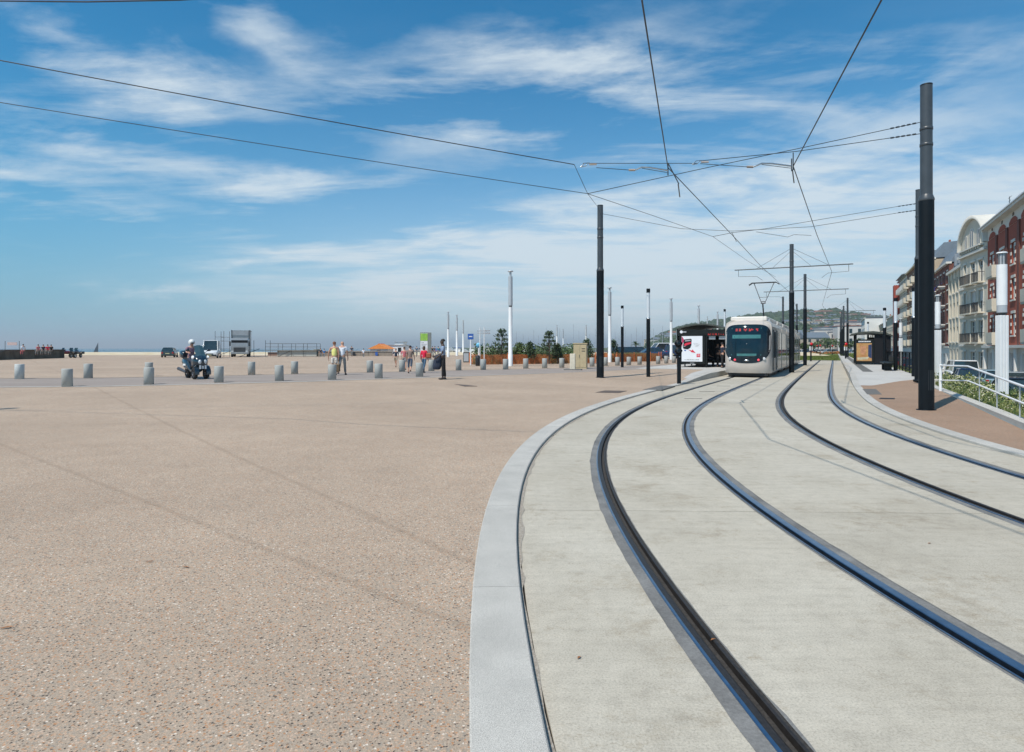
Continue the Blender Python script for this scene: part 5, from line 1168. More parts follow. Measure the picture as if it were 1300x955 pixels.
def bed(x0,x1,Y0,Y1,label,seed,nshrub,hmax,conifers):
    rr=random.Random(seed)
    a=A(x0,Y0); b=A(x1,Y1); dpt=9
    o=empty('netting_fence',(0,0,0),0,'orange plastic netting around '+label,'netting'); poly=[(a.x-.6,a.y+6,0),(a.x-.2,a.y+1.5,0),(a.x+.6,a.y,0),(b.x,b.y,0),(b.x+1.5,b.y+5,0)]
    netting(poly,.78,o)
    mb=MB()
    for i in range(15000):
        t=rr.random(); y=rr.random()*dpt+.2; c=a.lerp(b,t); 
        if rr.random()<.6: leaf(mb,(c.x+rr.uniform(-.2,.2),c.y+y,.28+rr.random()**1.2*hmax*(.55+.45*math.sin(t*17+y)**2)),.20,0 if rr.random()<.7 else 1,rr)
        else: blade(mb,(c.x,c.y+y,.25),.5+rr.random()*.5,.02,rr,2)
    mb.build('bed_planting',[F1,F2,FY],kind='stuff')
    for px,top,yy in conifers:
        q=A(px,Y0+yy,.28); h=ZA(top,Y0+yy)-.28; t=empty('young_pine',q,rr.random()*6,'young dark tufted pine %s'%CONL.pop(0),'tree','young pines in the planted bed')
        MB().tube([(0,0,0),(.03,0,h*.4),(-.02,.03,h*.75),(0,0,h*.96)],[.06,.05,.035,.015],6).build('trunk',mat('bark',(.10,.07,.05),.9),t)
        m=MB()
        for lv in range(6):
            z=h*(.25+.13*lv); L_=h*.30*(1-.13*lv)
            for k in range(5):
                an=lv*1.1+k*1.256+rr.uniform(-.3,.3); e=Vector((math.cos(an)*L_,math.sin(an)*L_,z+L_*.35)); m.tube([(0,0,z),e],[.02,.01],4,1)
                for _ in range(24): 
                    s=rr.random()**.5; c=Vector((0,0,z)).lerp(e,.35+.65*s)+Vector((rr.gauss(0,.07),rr.gauss(0,.07),rr.gauss(0,.08))); leaf(m,c,.16,0,rr,.6)
        for _ in range(50): leaf(m,(rr.gauss(0,.09),rr.gauss(0,.09),h*.9+rr.gauss(0,.14)),.16,0,rr,.8)
        m.build('crown',[F1 if px%2<1 else F2,mat('bark',(.1,.1,.1))],t)
CONL=['left of the white lamp post, tallest of the bed','right of the white lamp post','in the middle of the bed','near the right end of the bed','at the right end of the bed before the cabinet','beyond the beige cabinet to its right','right of the tall mast near the second netting']
bed(599,756,50,55,'the long planted bed left of the tall mast',3,0,1.75,[(637,417,1.5),(660,436,2.5),(673,435,2.2),(697,420,2),(707.5,437,3),(745,431,3)])
bed(775,836,59,63,'the smaller bed right of the tall mast',4,0,.8,[(779,432,6)])
# palm right of the mast
def palm(px,Y,top,label):
    q=A(px,Y,.28); h=ZA(top,Y)-.28; t=empty('small_palm',q,0,label,'palm'); rr=random.Random(px); MB().tube([(0,0,0),(.05,0,h*.5),(0,0,h*.72)],[.12,.10,.09],8).build('trunk',mat('palm_bark',(.12,.09,.06),.95),t)
    m=MB()
    for k in range(26):
        an=k*2.4; el=rr.uniform(-.2,1.2); L_=h*.33; p0=Vector((0,0,h*.72)); pts=[p0+Vector((math.cos(an)*math.cos(el)*L_*s,math.sin(an)*math.cos(el)*L_*s,math.sin(el)*L_*s-.35*L_*s*s)) for s in (0,.35,.7,1)]
        side=Vector((-math.sin(an),math.cos(an),0))*.09*h/3; m.grid([[p-side*(1-abs(i-1.2)/2.4) ,p+Vector((0,0,.03)),p+side*(1-abs(i-1.2)/2.4)] for i,p in enumerate(pts)],0,False)
    m.build('frond',F2,t)
palm(807,98,431,'small dark palm beyond the parked cars, left of the nearer black lamp')
# flowering shrubs on the right embankment
mb=MB(); rr=random.Random(11)
mounds=[(5.3,-21.5,.75,1.1),(5.6,-23.4,.95,1.3),(5.4,-25.2,.72,1.2),(5.5,-26.8,.62,1.2),(5.8,-28.5,.75,1.4),(5.5,-30.3,.50,1.1),(5.9,-32,.45,1.2),(5.4,-33.5,.35,1.0),(5.8,-35.5,.40,1.1),(5.4,-37.5,.32,1.0),(5.8,-39.5,.35,1.2),(5.6,-42,.4,1.3),(5.2,-19.5,.5,1.0),(6.0,-17.8,.4,1.0),(5.6,-45,.4,1.3),(4.9,-22.4,.35,.6),(4.85,-24.4,.3,.6),(4.9,-27,.25,.6),(4.9,-29.3,.22,.6),(4.85,-31.6,.2,.5),(4.9,-34.4,.2,.5)]
for u,w,h,r_ in mounds:
    q=T(u,w); zb=-.05-1.25*ss(u,4.8,6.9); h*=.66 if w<-22 else .8
    for i in range(int(2600*r_*r_*(.6+h))):
        a=rr.random()*6.28; s=rr.random()**.5; hh=math.sqrt(max(0,1-s*s)); lump=.8+.35*mnoise.noise(Vector((q.x+s*math.cos(a)*2,q.y+s*math.sin(a)*2,0))*1.6)
        c=(q.x+math.cos(a)*s*r_,q.y+math.sin(a)*s*r_,zb+(h-zb)*hh*lump*(rr.random()**.25))
        k=rr.random(); top=rr.random()<hh
        mi=3 if k<.42 and mnoise.noise(Vector(c)*1.3)>-.15 else (0 if k<.55 else (1 if k<.68 else 2))
        leaf(mb,c,.055 if mi==3 else .085,mi,rr,.6)
for w in lin(-46,-18,900):
    for _ in range(7): u=rr.uniform(4.5,6.8); q=T(u,w+rr.uniform(-.1,.1)); zb=-.05-1.25*ss(u,4.8,6.9); blade(mb,(q.x,q.y,zb),.14+.22*rr.random(),.008,rr,2 if rr.random()<.6 else 0,.9)
mb.build('flowering_shrubs',[F1,F2,F3,FW],kind='stuff')
# green strip growth behind the platform railing
mb=MB()
for i in range(9000): w=rr.uniform(-17,60); u=rr.uniform(4.7,6.6); q=T(u,w); leaf(mb,(q.x,q.y,-.1-.9*ss(u,4.7,6.6)+rr.random()*.55),.16,0 if rr.random()<.5 else 2,rr)
mb.build('embankment_plants',[F1,F2,F3],kind='stuff')
# turf blades at the far end, flowers
mb=MB()
for i in range(9000): w=rr.uniform(36,95); u=rr.choice((rr.uniform(-9,1.5),rr.uniform(-9,1.5),rr.uniform(3,4.5))) if w<66 else rr.uniform(-9,5); q=T(u,w); blade(mb,(q.x,q.y,.04 if u<2 else .25),.10+.12*rr.random(),.02,rr,0,.8)
mb.build('turf_grass',[GRASS],kind='stuff')
for i,x in enumerate((1031,1038,1050,1057,1062)):
    q=A(x,140+i,0); mb=MB()
    for _ in range(220): leaf(mb,(rr.uniform(-.6,.6),rr.uniform(-1,1),.3+rr.random()*.5),.25,rr.choice((0,0,1)),rr)
    mb.build('flower_bed',[mat('orange_flowers',(.55,.22,.08),.8),F1],loc=q,label='small patch of orange flowers beyond the turf, %s from the left'%ordn[i],cat='flower bed',group='orange flower patches beyond the turf')
# tram signals at the end of the turf
for x,Y,red,lb in ((1029.5,76,True,'red tram signal standing at the left edge of the turf'),(1073.5,78,True,'red and amber tram signal in front of the right hand mast row'),(1037,140,False,'small distant red traffic signal, left of the pair beyond the turf'),(1056.5,140,False,'small distant red traffic signal, right of the pair beyond the turf'),(1041,120,False,'thin dark signal post in the turf')):
    p=A(x,Y,.1); s=1 if Y<100 else 1.0; o=empty('tram_signal',p,0,lb,'signal','signals around the turf')
    MB().cyl((0,0,-.1),(0,0,2.2*s),.09,n=8).build('post',BLK,o); MB().lathe([(.01,0),(.16,0),(.16,.06),(.01,.06)],12).build('red_disc',mat('signal_red',(.55,.01,.02),.3,.1,4,emit=(1,.02,.03,.15)),o,loc=(0,-.1,2.0*s)).rotation_euler=(R(90),0,0)
    MB().bbox(-.17,.17,-.06,.06,1.2*s,1.7*s,.01).build('sign_panel',WHT,o)
    if x>1070: MB().box(-.2,.2,-.08,-.06,1.68,1.84).build('amber_panel',mat('amber',(.6,.25,.03),.4),o)
# ---------------------------------------------------------------- railings
def railing():
    o=empty('platform_railing',C2,TR,'black railing with upright bars along the right platform edge','railing')
    w0,w1=-21.2,55
    for k in range(int((w1-w0)/1.9)+1): w=w0+k*1.9; MB().box(4.425,4.475,w-.025,w+.025,.27,1.36).build('post',BLK,o)
    MB().box(4.42,4.48,w0,w1,1.36,1.40).build('top_rail',BLK,o); MB().box(4.435,4.465,w0,w1,.40,.43).build('bottom_rail',BLK,o)
    bar=MB().box(4.440,4.460,0,.02,.43,1.36).build('bar',BLK,o); w=w0+.38
    while w<w1:
        c=bar.copy(); COL.objects.link(c); setpar(c,o); c.location=(0,w,0); w+=.38
    bar.location=(0,w0+.19,0)
    # bench before it
    b=empty('platform_bench',T(3.7,-11.0,.285),TR,'dark bench on the right platform before the railing','bench'); MB().bbox(-.25,.25,-1.6,1.6,.40,.48,.02).build('seat',FRM,b)
    for y in (-1.2,1.2): MB().box(-.18,.18,y-.05,y+.05,0,.40).build('support',FRM,b)
    MB().bbox(.22,.28,-1.6,1.6,.45,.85,.01).build('backrest',FRM,b)
railing()
def handrail():
    q0=P(1194,496.5,.12); o=empty('white_handrail',(0,0,0),0,'white tubular handrail running along the embankment at the right','handrail')
    t=[A(1194,21.3),A(1229,19.2),A(1300,12.6),A(1400,9.2)]; zt=[ZA(464,21.3),ZA(465.2,19.2),ZA(491,12.6),.72]; zm=[ZA(483,21.3),ZA(483.5,19.2),ZA(512.5,12.6),.35]
    P1=[Vector((p.x,p.y,z)) for p,z in zip(t,zt)]; P2=[Vector((p.x,p.y,z)) for p,z in zip(t,zm)]
    MB().tube(P1,.028,8).build('top_rail',WHT,o); MB().tube(P2,.022,8).build('middle_rail',WHT,o)
    MB().cyl((P1[0].x,P1[0].y,-.1),(P1[0].x,P1[0].y,P1[0].z+.04),.045,n=10).build('end_post',WHT,o)
    for f in (.28,.62,.95):
        a=P1[1].lerp(P1[2],f); MB().cyl((a.x,a.y,-.3),(a.x,a.y,a.z),.014,n=8).build('post',LTG,o)
handrail()
MB().bbox(-.5,.0,-.35,.35,-.2,.28,.02).build('end_block',GRAN,kind='structure',loc=T(4.9,-22.5,.0),rz=TR)
# ---------------------------------------------------------------- buildings of the sea front
BRK=mat('red_brick',(.30,.065,.034),.85,.22,.35,bump=.2); BRK2=mat('dark_brick',(.15,.05,.035),.85,.2,.5,bump=.2); STN=mat('cream_stone',(.56,.515,.42),.85,.10,.6,bump=.15); STN2=mat('pale_stone',(.62,.60,.54),.8,.08,.7); STN3=mat('buff_stone',(.42,.33,.23),.85,.14,.6)
PLA=mat('white_render',(.66,.65,.61),.8,.06,.8); ZN=mat('zinc_roof',(.14,.17,.20),.5,.15,1.5); RED=mat('red_render',(.30,.055,.035),.8,.1,.6); IRON=mat('iron_railing',(.02,.02,.022),.5); CUR=mat('net_curtain',(.45,.46,.46),.9,.12,5); PAN=mat('window_glass',(.03,.045,.055),.06,.4,.7,spec=.8); TIL=mat('clay_tile',(.33,.09,.045),.85,.2,2); SHUT=mat('roller_shutter',(.50,.50,.48),.7,.05,3); GRF=mat('grey_render',(.30,.31,.32),.8,.08,1)
ASSETS={}
def window(parent,x,z,w,h,arched=False,y=.16,style=0,wall=None):
    key=(round(w,2),round(h,2),arched,style)
    if key not in ASSETS:
        f=MB(); t=.06
        f.box(-w/2,-w/2+t,-.04,.04,0,h).box(w/2-t,w/2,-.04,.04,0,h).box(-w/2,w/2,-.045,.045,h-t,h).box(-w/2,w/2,-.045,.045,0,t).box(-.03,.03,-.05,.05,t,h-t).box(-w/2,w/2,-.046,.046,h*.72,h*.72+t*.8)
        fr=f.build('window',PLA); pn=MB().box(-w/2+t,w/2-t,.0,.012,t,h-t).build('pane',PAN); objs=[fr.data,pn.data]
        if style in (1,3): c=MB().box(-w/2+t,-w*.12,.03,.04,t,h-t).box(w*.16,w/2-t,.03,.04,t,h-t); c=c.build('curtain',CUR); objs.append(c.data); bpy.data.objects.remove(c)
        if style==2: c=MB().box(-w/2+.02,w/2-.02,-.06,-.05,h*.52,h-.03).build('blind',SHUT); objs.append(c.data); bpy.data.objects.remove(c)
        bpy.data.objects.remove(fr); bpy.data.objects.remove(pn); ASSETS[key]=objs
    ms=ASSETS[key]; o=bpy.data.objects.new('window',ms[0]); COL.objects.link(o); setpar(o,parent); o.location=(x,y,z)
    for i,m_ in enumerate(ms[1:]):
        q=bpy.data.objects.new('pane' if i==0 else ('curtain' if style!=2 else 'blind'),m_); COL.objects.link(q); setpar(q,o)
    return o
def sill(parent,x,z,w,m=None,d=.10,h=.12,name='sill'):
    MB().box(x-w/2,x+w/2,-d,.03,z-h,z).build(name,m or STN2,parent)
def balcony(parent,x,z,w,d=.55,kind='iron',m=None):
    b=MB().box(x-w/2,x+w/2,-d,-.012,z-.14,z).build('balcony',m or STN,parent)
    if kind=='iron':
        r=MB(); n=int(w/.16)
        for i in range(n+1): xx=x-w/2+.03+(w-.06)*i/n; r.box(xx-.012,xx+.012,-d+.02,-d+.045,z+.002,z+.95)
        for dd in lin(-d+.1,-.1,4): r.box(x-w/2+.02,x-w/2+.045,dd,dd+.02,z+.002,z+.95).box(x+w/2-.045,x+w/2-.02,dd,dd+.02,z+.002,z+.95)
        r.box(x-w/2,x+w/2,-d+.01,-d+.06,z+.95,z+1.0).box(x-w/2+.01,x-w/2+.06,-d+.06,-.02,z+.95,z+1.0).box(x+w/2-.06,x+w/2-.01,-d+.06,-.02,z+.95,z+1.0); r.build('balcony_railing',IRON,b,kind='stuff')
        for k in (-.35,.35): MB().box(x+w*k-.08,x+w*k+.08,-d*.7,-.012,z-.38,z-.142).build('corbel',m or STN,b)
    else: MB().box(x-w/2,x+w/2,-d-.03,-d+.09,z+.003,z+.92).box(x-w/2,x-w/2+.1,-d+.091,-.012,z+.003,z+.92).box(x+w/2-.1,x+w/2,-d+.091,-.012,z+.003,z+.92).build('parapet',m or PLA,b)
def wallgrid(parent,L_,D_,z0,z1,ops,m,name='wall',dep=.28):
    # wall front at y=0 with real openings (x centre, z, w, h); block behind
    xs=sorted(set([0,L_]+[round(v,4) for x,z,w,h in ops for v in (x-w/2,x+w/2)])); zs=sorted(set([z0,z1]+[round(v,4) for x,z,w,h in ops for v in (z,z+h)])); mb=MB()
    def inside(xc,zc): return any(abs(xc-x)<w/2 and z<zc<z+h for x,z,w,h in ops)
    for a,b in zip(xs[:-1],xs[1:]):
        run=None
        for c,d in zip(zs[:-1],zs[1:]):
            if inside((a+b)/2,(c+d)/2):
                if run: mb.quad((a,0,run[0]),(b,0,run[0]),(b,0,run[1]),(a,0,run[1])); run=None
            else: run=(run[0],d) if run else (c,d)
        if run: mb.quad((a,0,run[0]),(b,0,run[0]),(b,0,run[1]),(a,0,run[1]))
    for x,z,w,h in ops:
        a,b=x-w/2,x+w/2; mb.quad((a,0,z),(a,0,z+h),(a,dep,z+h),(a,dep,z)).quad((b,0,z),(b,dep,z),(b,dep,z+h),(b,0,z+h)).quad((a,0,z+h),(b,0,z+h),(b,dep,z+h),(a,dep,z+h)).quad((a,0,z),(a,dep,z),(b,dep,z),(b,0,z))
    mb.box(0,L_,dep,D_,z0,z1); mb.quad((0,0,z0),(0,0,z1),(0,dep,z1),(0,dep,z0)).quad((L_,0,z0),(L_,dep,z0),(L_,dep,z1),(L_,0,z1)).quad((0,0,z1),(L_,0,z1),(L_,dep,z1),(0,dep,z1))
    return mb.build(name,m,parent)
FU=13.66
def _h(): pass
def house(w0,w1,label,name='town_house',u=FU,z=-1.17):
    o=empty(name,T(u,w1,z),TR-PI/2,label,'building'); return o,w1-w0
def chimney(o,x,y,z,m=BRK,n=3,h=1.3):
    c=MB().bbox(x-.7,x+.7,y-.35,y+.35,z,z+h,.03).build('chimney',m,o)
    for i in range(n): MB().cyl((x-.5+i*.5,y,z+h),(x-.5+i*.5,y,z+h+.42),.13,.11,8).build('chimney_pot',TIL,c)
rb=random.Random(21)
def brick_block():
    o,L_=house(-16,18,'red brick apartment house with cream balconies and white garages at the right edge','brick_house'); H=13.7; fz=[3.15,6.0,8.85,11.7]
    n=9; bw=L_/n; ops=[]; wins=[]
    for i in range(n):
        for k,z in enumerate(fz):
            x=(i+.5)*bw; log=i%3==1
            w,h=(1.5,2.25) if log else (1.0,1.75 if k<3 else 1.35); zz=z+(.05 if log else .65)
            ops.append((x,zz,w,h)); wins.append((x,zz,w,h,log,k))
    wallgrid(o,L_,11,2.95,12.6 if False else H-1.0,[q for q in ops if q[1]+q[3]<H-1.05],BRK)
    wallgrid(o,L_,11,H-1.0,H,[],STN2,'frieze')
    for x,z,w,h,log,k in wins:
        if z+h>=H-1.05: continue
        window(o,x,z,w,h,style=rb.choice((0,1,1,2)))
        if log: balcony(o,x,z-.02,2.2,.9,'solid',STN)
        else:
            sill(o,x,z,w+.5)
            for s in (-1,1):
                for q in (.15,.75,1.35): MB().box(x+s*(w/2+.17)-.15,x+s*(w/2+.17)+.15,-.05,.02,z+q,z+q+.26).build('quoin_block',STN2,o)
        MB().box(x-w/2-.15,x+w/2+.15,-.045,.02,z+h,z+h+.22).build('lintel',STN2,o)
    for i in range(n): 
        x=(i+.5)*bw
        MB().add([(x-bw*.36,-.02,H-1.0),(x-bw*.36,-.02,H-.75),(x-bw*.2,-.02,H-.5),(x,-.02,H-.42),(x+bw*.2,-.02,H-.5),(x+bw*.36,-.02,H-.75),(x+bw*.36,-.02,H-1.0)],[tuple(range(7))]).build('brick_arch',BRK,o)
        MB().box(x+bw*.5-.32 if i<n-1 else L_-.5,x+bw*.5+.28 if i<n-1 else L_,-.10,.02,2.95,H-1.0).build('pilaster',BRK2,o)
        MB().box(x-.25,x+.25,-.03,.0,H-.36,H-.10).build('attic_vent',GLS,o)
    ops=[(bw*(i+.5),0.02,2.6,2.35) for i in range(n)]; wallgrid(o,L_,11,0,2.8,ops,PLA,'ground_floor')
    for i,(x,z,w,h) in enumerate(ops):
        g=MB().box(x-w/2+.02,x+w/2-.02,.2,.25,z,z+h).build('garage_door',SHUT if i%2 else LTG,o)
        for q in (.6,1.2,1.8): MB().box(x-w/2+.05,x+w/2-.05,.185,.199,z+q,z+q+.03).build('door_rib',GRYP,g)
    for i in range(n+1): MB().cyl((min(max(i*bw,.2),L_-.2),-.22,0),(min(max(i*bw,.2),L_-.2),-.22,2.7),.15,n=10).build('column',PLA,o)
    MB().box(-.1,L_+.1,-.5,.02,2.78,3.0).build('canopy',STN2,o); MB().box(-.2,L_+.2,-.55,.3,H,H+.22).build('cornice',STN2,o); MB().box(-.25,L_+.25,-.65,.3,H+.223,H+.32).build('gutter',LTG,o)
    MB().rings([[(0,.2,H+.2),(0,5.5,H+2.0),(0,11,H+.2)],[(L_,.2,H+.2),(L_,5.5,H+2.0),(L_,11,H+.2)]],0,False).build('roof',ZN,o)
    chimney(o,2.2,1.4,H+.25,BRK,3,1.0); chimney(o,5.2,1.4,H+.25,STN2,3,1.5); chimney(o,12,1.4,H+.25,STN2,3,1.5); chimney(o,20,1.4,H+.25,BRK,3,1.3)
    MB().cyl((.6,1.5,H),(.6,1.5,H+2.9),.03,n=5).cyl((.2,1.5,H+2.8),(1.4,1.5,H+2.8),.02,n=4).cyl((.3,1.5,H+2.5),(1.1,1.5,H+2.5),.02,n=4).build('aerial',GRYP,o)
brick_block()
def cream_house():
    o,L_=house(25.6,40.2,'long cream stone apartment house with tall pilasters and blue mansard finials beside the round gable','stone_house'); H=13.2
    fz=[3.2,6.15,9.1,11.9]; bl=L_
    ops=[];wins=[]
    for i in range(6):
        x=1.1+i*(bl-1.6)/5.5
        for k,z in enumerate((0.9,3.5,6.4,9.3)): ops.append((x,z,.85,1.75)); wins.append((x,z,.85,1.75,k,0))
    wallgrid(o,bl,10,0,H-1.4,ops,STN)
    for x,z,w,h,k,b in wins: window(o,x,z,w,h,style=rb.choice((0,0,1))); sill(o,x,z,w+.3)
    for i in range(7): x=.35+i*(bl-1.6)/5.5-.05; MB().box(max(0,x-.16),x+.16,-.13,.0,3.2,H-1.4).build('pilaster',STN,o)
    MB().box(-.05,bl,-.35,.2,H-1.4,H-1.1).build('cornice',STN2,o)
    MB().rings([[(0,.1,H-1.1),(0,1.0,H+1.0),(0,5,H+1.3),(0,10,H-1.1)],[(bl,.1,H-1.1),(bl,1.0,H+1.0),(bl,5,H+1.3),(bl,10,H-1.1)]],0,False).build('mansard',ZN,o)
    for i in range(5): x=1.4+i*2.5; MB().add([(x-.35,.3,H-.4),(x+.35,.3,H-.4),(x,.35,H+1.1),(x-.35,.8,H-.4),(x+.35,.8,H-.4),(x,.75,H+1.1)],[(0,1,2),(3,5,4),(0,2,5,3),(1,4,5,2)]).build('finial_dormer',ZN,o)
    chimney(o,.8,3,H+.9,STN3,3,1.2); chimney(o,bl-.6,3.0,H+.9,STN3,3,1.6)
    c=Vector((44.45,58.9,0))+Vector((math.sin(R(20)),math.cos(R(20)),0))*7.8
    o=empty('gabled_house',(c.x,c.y,-1.17),R(-110),'cream stone house with round gable, three arched attic windows and iron balconies','building'); H=12.3; bl=0; L_=7.8
    # gabled bay, bowed forward
    bx0,bx1=bl,L_; W_=bx1-bx0; cx=(bx0+bx1)/2
    def fy(x): t=(x-cx)/(W_/2); return -.75*max(0,1-t*t)**.5*.95
    xs=lin(bx0,bx1,17); mb=MB()
    cells=[]; wc=[(cx-2.3,.8),(cx+.0,1.25),(cx+2.2,1.25)]
    floors=[(0.7,1.7),(3.35,2.1),(6.25,2.1),(9.15,2.1)]
    ops=[(x,z,w,h) for x,w in wc for z,h in floors]
    bay=o
    lo=[(x-bx0,z,w,h) for x,z,w,h in ops]; wallgrid(bay,W_,10.5,0,H,lo,STN,'bay_wall',.3)
    for i,(x,z,w,h) in enumerate(lo):
        win=window(o,x+bx0,z,w,h,y=.17,style=(1,3,2,1)[i%4] if w>1 else 0)
        MB().box(x+bx0-w/2-.12,x+bx0+w/2+.12,-.09,0,z+h+.02,z+h+.2).build('window_hood',STN2,o)
        for s in (-1,1): MB().box(x+bx0+s*(w/2+.09)-.07,x+bx0+s*(w/2+.09)+.07,-.05,-.002,z,z+h).build('window_surround',STN2,o)
    # balconies on the bay
    for z in (3.35,6.25,9.15):
        for xc,w in ((cx+2.2,1.9),(cx-.7,3.1)):
            b=MB().box(xc-w/2,xc+w/2,-.57,-.0,z-.16,z-.02).build('balcony',STN,o); r=MB(); n=int(w/.16)
            for i in range(n+1): xx=xc-w/2+.04+(w-.08)*i/n; r.box(xx-.014,xx+.014,-.55,-.52,z-.018,z+.85)
            r.box(xc-w/2,xc+w/2,-.56,-.51,z+.85,z+.90).box(xc-w/2,xc-w/2+.03,-.50,-.01,z+.85,z+.90).box(xc+w/2-.03,xc+w/2,-.50,-.01,z+.85,z+.9); r.build('balcony_railing',IRON,b,kind='stuff')
        MB().box(bx0-.02,bx1+.0,-.11,-.001,z-.40,z-.20).build('string_course',STN2,o)
    # round gable
    gz=H; r0=W_/2-.25; prof=[(W_-.02,gz),(W_-.02,gz+.5)]+[(W_/2+r0*math.cos(t),gz+.5+2.75*math.sin(t)) for t in lin(.0,PI,17)]+[(.02,gz+.5),(.02,gz)]
    MB().rings([[(x,0,z) for x,z in prof],[(x,4.0,z) for x,z in prof]],0,False).build('gable_wall',STN,bay)
    rim=[(W_/2+(r0+.02)*math.cos(t),gz+.5+2.77*math.sin(t)) for t in lin(-.02,PI+.02,21)]
    rw=MB(); rw.grid([[(x,-.35,z),(W_/2+(x-W_/2)*1.06,-.35,gz+.5+(z-gz-.5)*1.10+.04),(W_/2+(x-W_/2)*1.06,4.1,gz+.5+(z-gz-.5)*1.10+.04)] for x,z in rim],0,True); rw.grid([[(x,-.35,z),(x,-.0,z)] for x,z in rim]); rw.build('gable_hood',STN2,bay)
    for xw,ww,hh in ((W_/2-2.05,.55,1.35),(W_/2-.35,1.0,1.75),(W_/2+1.55,.85,1.45)):
        pr=[(xw-ww/2,gz+.55),(xw+ww/2,gz+.55)]+[(xw+ww/2*math.cos(t),gz+.55+hh-ww/2+ww/2*math.sin(t)) for t in lin(0,PI,9)]
        fr=MB().rings([[(xw+(x-xw)*1.18,-.03,gz+.52+(z-gz-.52)*1.06) for x,z in pr],[(xw+(x-xw)*1.18,.02,gz+.52+(z-gz-.52)*1.06) for x,z in pr]],0,False).build('arched_window',STN2,bay)
        MB().add([(x,-.04,z) for x,z in pr],[tuple(range(len(pr)))]).build('pane',PAN,fr); MB().box(xw-.03,xw+.03,-.055,-.041,gz+.55,gz+.5+hh).build('mullion',PLA,fr)
    MB().box(-.1,W_+.1,-.30,.02,gz-.28,gz-.02).build('bay_cornice',STN2,bay); MB().box(.9,W_-.9,-.42,.0,gz+.28,gz+.42).build('attic_balcony',STN2,bay)
    for i in range(9): MB().box(1.0+i*.66,1.25+i*.66,-.36,-.0,gz+.05,gz+.27).build('bracket',STN,bay)
    MB().rings([[(W_*.35,3.9,gz+3.0),(W_+.3,3.9,gz+2.6),(W_+.3,3.9,gz+.1),(W_*.35,3.9,gz+.1)],[(W_*.35,9,gz+2.6),(W_+.3,9,gz+2.2),(W_+.3,9,gz+.1),(W_*.35,9,gz+.1)]],0,False).build('slate_roof',ZN,bay)
cream_house()
def generic(w0,w1,H,label,wm,trim,fl,bw,roof='flat',balc=None,gf=PLA,name='town_house',u=FU,D=10,rm=ZN,wh=1.6,ww=1.0,bal_every=2,bm=PLA,z=-1.17,styles=(0,0,1,2)):
    o,L_=house(w0,w1,label,name,u,z); n=max(1,round(L_/bw)); bw=L_/n; g=2.9; fh=(H-g-.5)/fl; ops=[]
    for i in range(n):
        for k in range(fl): ops.append((bw*(i+.5),g+.55+k*fh,ww,wh))
    wallgrid(o,L_,D,g,H,ops,wm); 
    for j,(x,zz,w,h) in enumerate(ops):
        window(o,x,zz,w,h,style=rb.choice(styles))
        if balc and (j//fl)%bal_every==0: balcony(o,x,zz-.08,bw*.72,.8,balc,bm)
        else: sill(o,x,zz,w+.3,trim)
        if trim: MB().box(x-w/2-.1,x+w/2+.1,-.05,.01,zz+h+.005,zz+h+.18).build('lintel',trim,o)
    gops=[(bw*(i+.5),.05 if i%2 else .7,1.5,2.0 if i%2 else 1.4) for i in range(n)]; wallgrid(o,L_,D,0,g-.003,gops,gf,'ground_floor')
    for x,zz,w,h in gops: window(o,x,zz,w,h,style=0)
    MB().box(-.06,L_+.06,-.14,.02,g-.1,g+.1).build('string_course',trim or wm,o); MB().box(-.1,L_+.1,-.35,.25,H+.002,H+.25).build('cornice',trim or wm,o)
    if roof=='mansard': MB().rings([[(x,.1,H+.2),(x,1.2,H+2.3),(x,5,H+2.6),(x,D,H+.2)] for x in (0,L_)],0,False).build('mansard',rm,o)
    elif roof=='pitch': MB().rings([[(x,.0,H+.2),(x,D*.5,H+2.3),(x,D,H+.2)] for x in (0,L_)],0,False).build('roof',rm,o)
    else: MB().box(.2,L_-.2,.4,D-.2,H+.255,H+.5).build('roof',rm,o)
    if roof!='flat': chimney(o,L_*.2,2.5,H+1.2,wm,3,1.7); chimney(o,L_*.8,2.5,H+1.2,wm,2,1.6)
    return o,L_
generic(40.2,54,13.3,'brick apartment house with blue awning beyond the cream gabled house',BRK2,STN2,4,2.8,'mansard','iron',bal_every=3,name='brick_house')
o=empty('blue_awning',T(FU-.6,44.6,9.6),TR-PI/2,'bright blue awning on the balcony of the brick house','awning'); MB().add([(-1.1,.5,.6),(1.1,.5,.6),(1.1,-.5,-.15),(-1.1,-.5,-.15),(1.1,-.5,-.6),(-1.1,-.5,-.6)],[(0,3,2,1),(3,5,4,2)]).build('canvas',mat('awning_blue',(.01,.05,.42),.8),o); MB().cyl((-1.1,.5,-.6),(-1.1,-.5,-.6),.03,n=5).build('arm',IRON,o)
generic(54,75,15.6,'buff stone apartment house mostly hidden by the big black masts',STN3,STN2,4,3.0,'mansard','iron',bal_every=2)
generic(75,92,17.2,'buff and brown apartment house with stacked cream balconies',mat('brown_brick',(.17,.085,.05),.85,.2,.5),STN,5,3.2,'mansard','solid',bal_every=2,bm=STN)
o,L_=generic(92,110,17.2,'modern apartment block with stacked white balconies and a red end wall',PLA,GRF,5,3.1,'flat','solid',bal_every=1,name='modern_block',ww=2.0,wh=2.0)
MB().box(-.25,2.6,-1.1,-.005,0,16.6).build('red_panel_wall',RED,o); MB().rings([[(4,-.9,17.4),(4,5,19.4),(4,9,17.4)],[(L_,-.9,17.4),(L_,5,19.4),(L_,9,17.4)]],0,False).build('raised_roof',ZN,o)
generic(110,122,13.8,'grey gabled town house beyond the red walled block',GRF,PLA,4,3,'pitch')
generic(122,146,10.5,'cream three storey terrace beyond the grey town house',STN,STN2,3,3,'flat')
generic(146,176,9.8,'buff terrace far along the sea front street',STN3,STN2,3,3,'pitch')
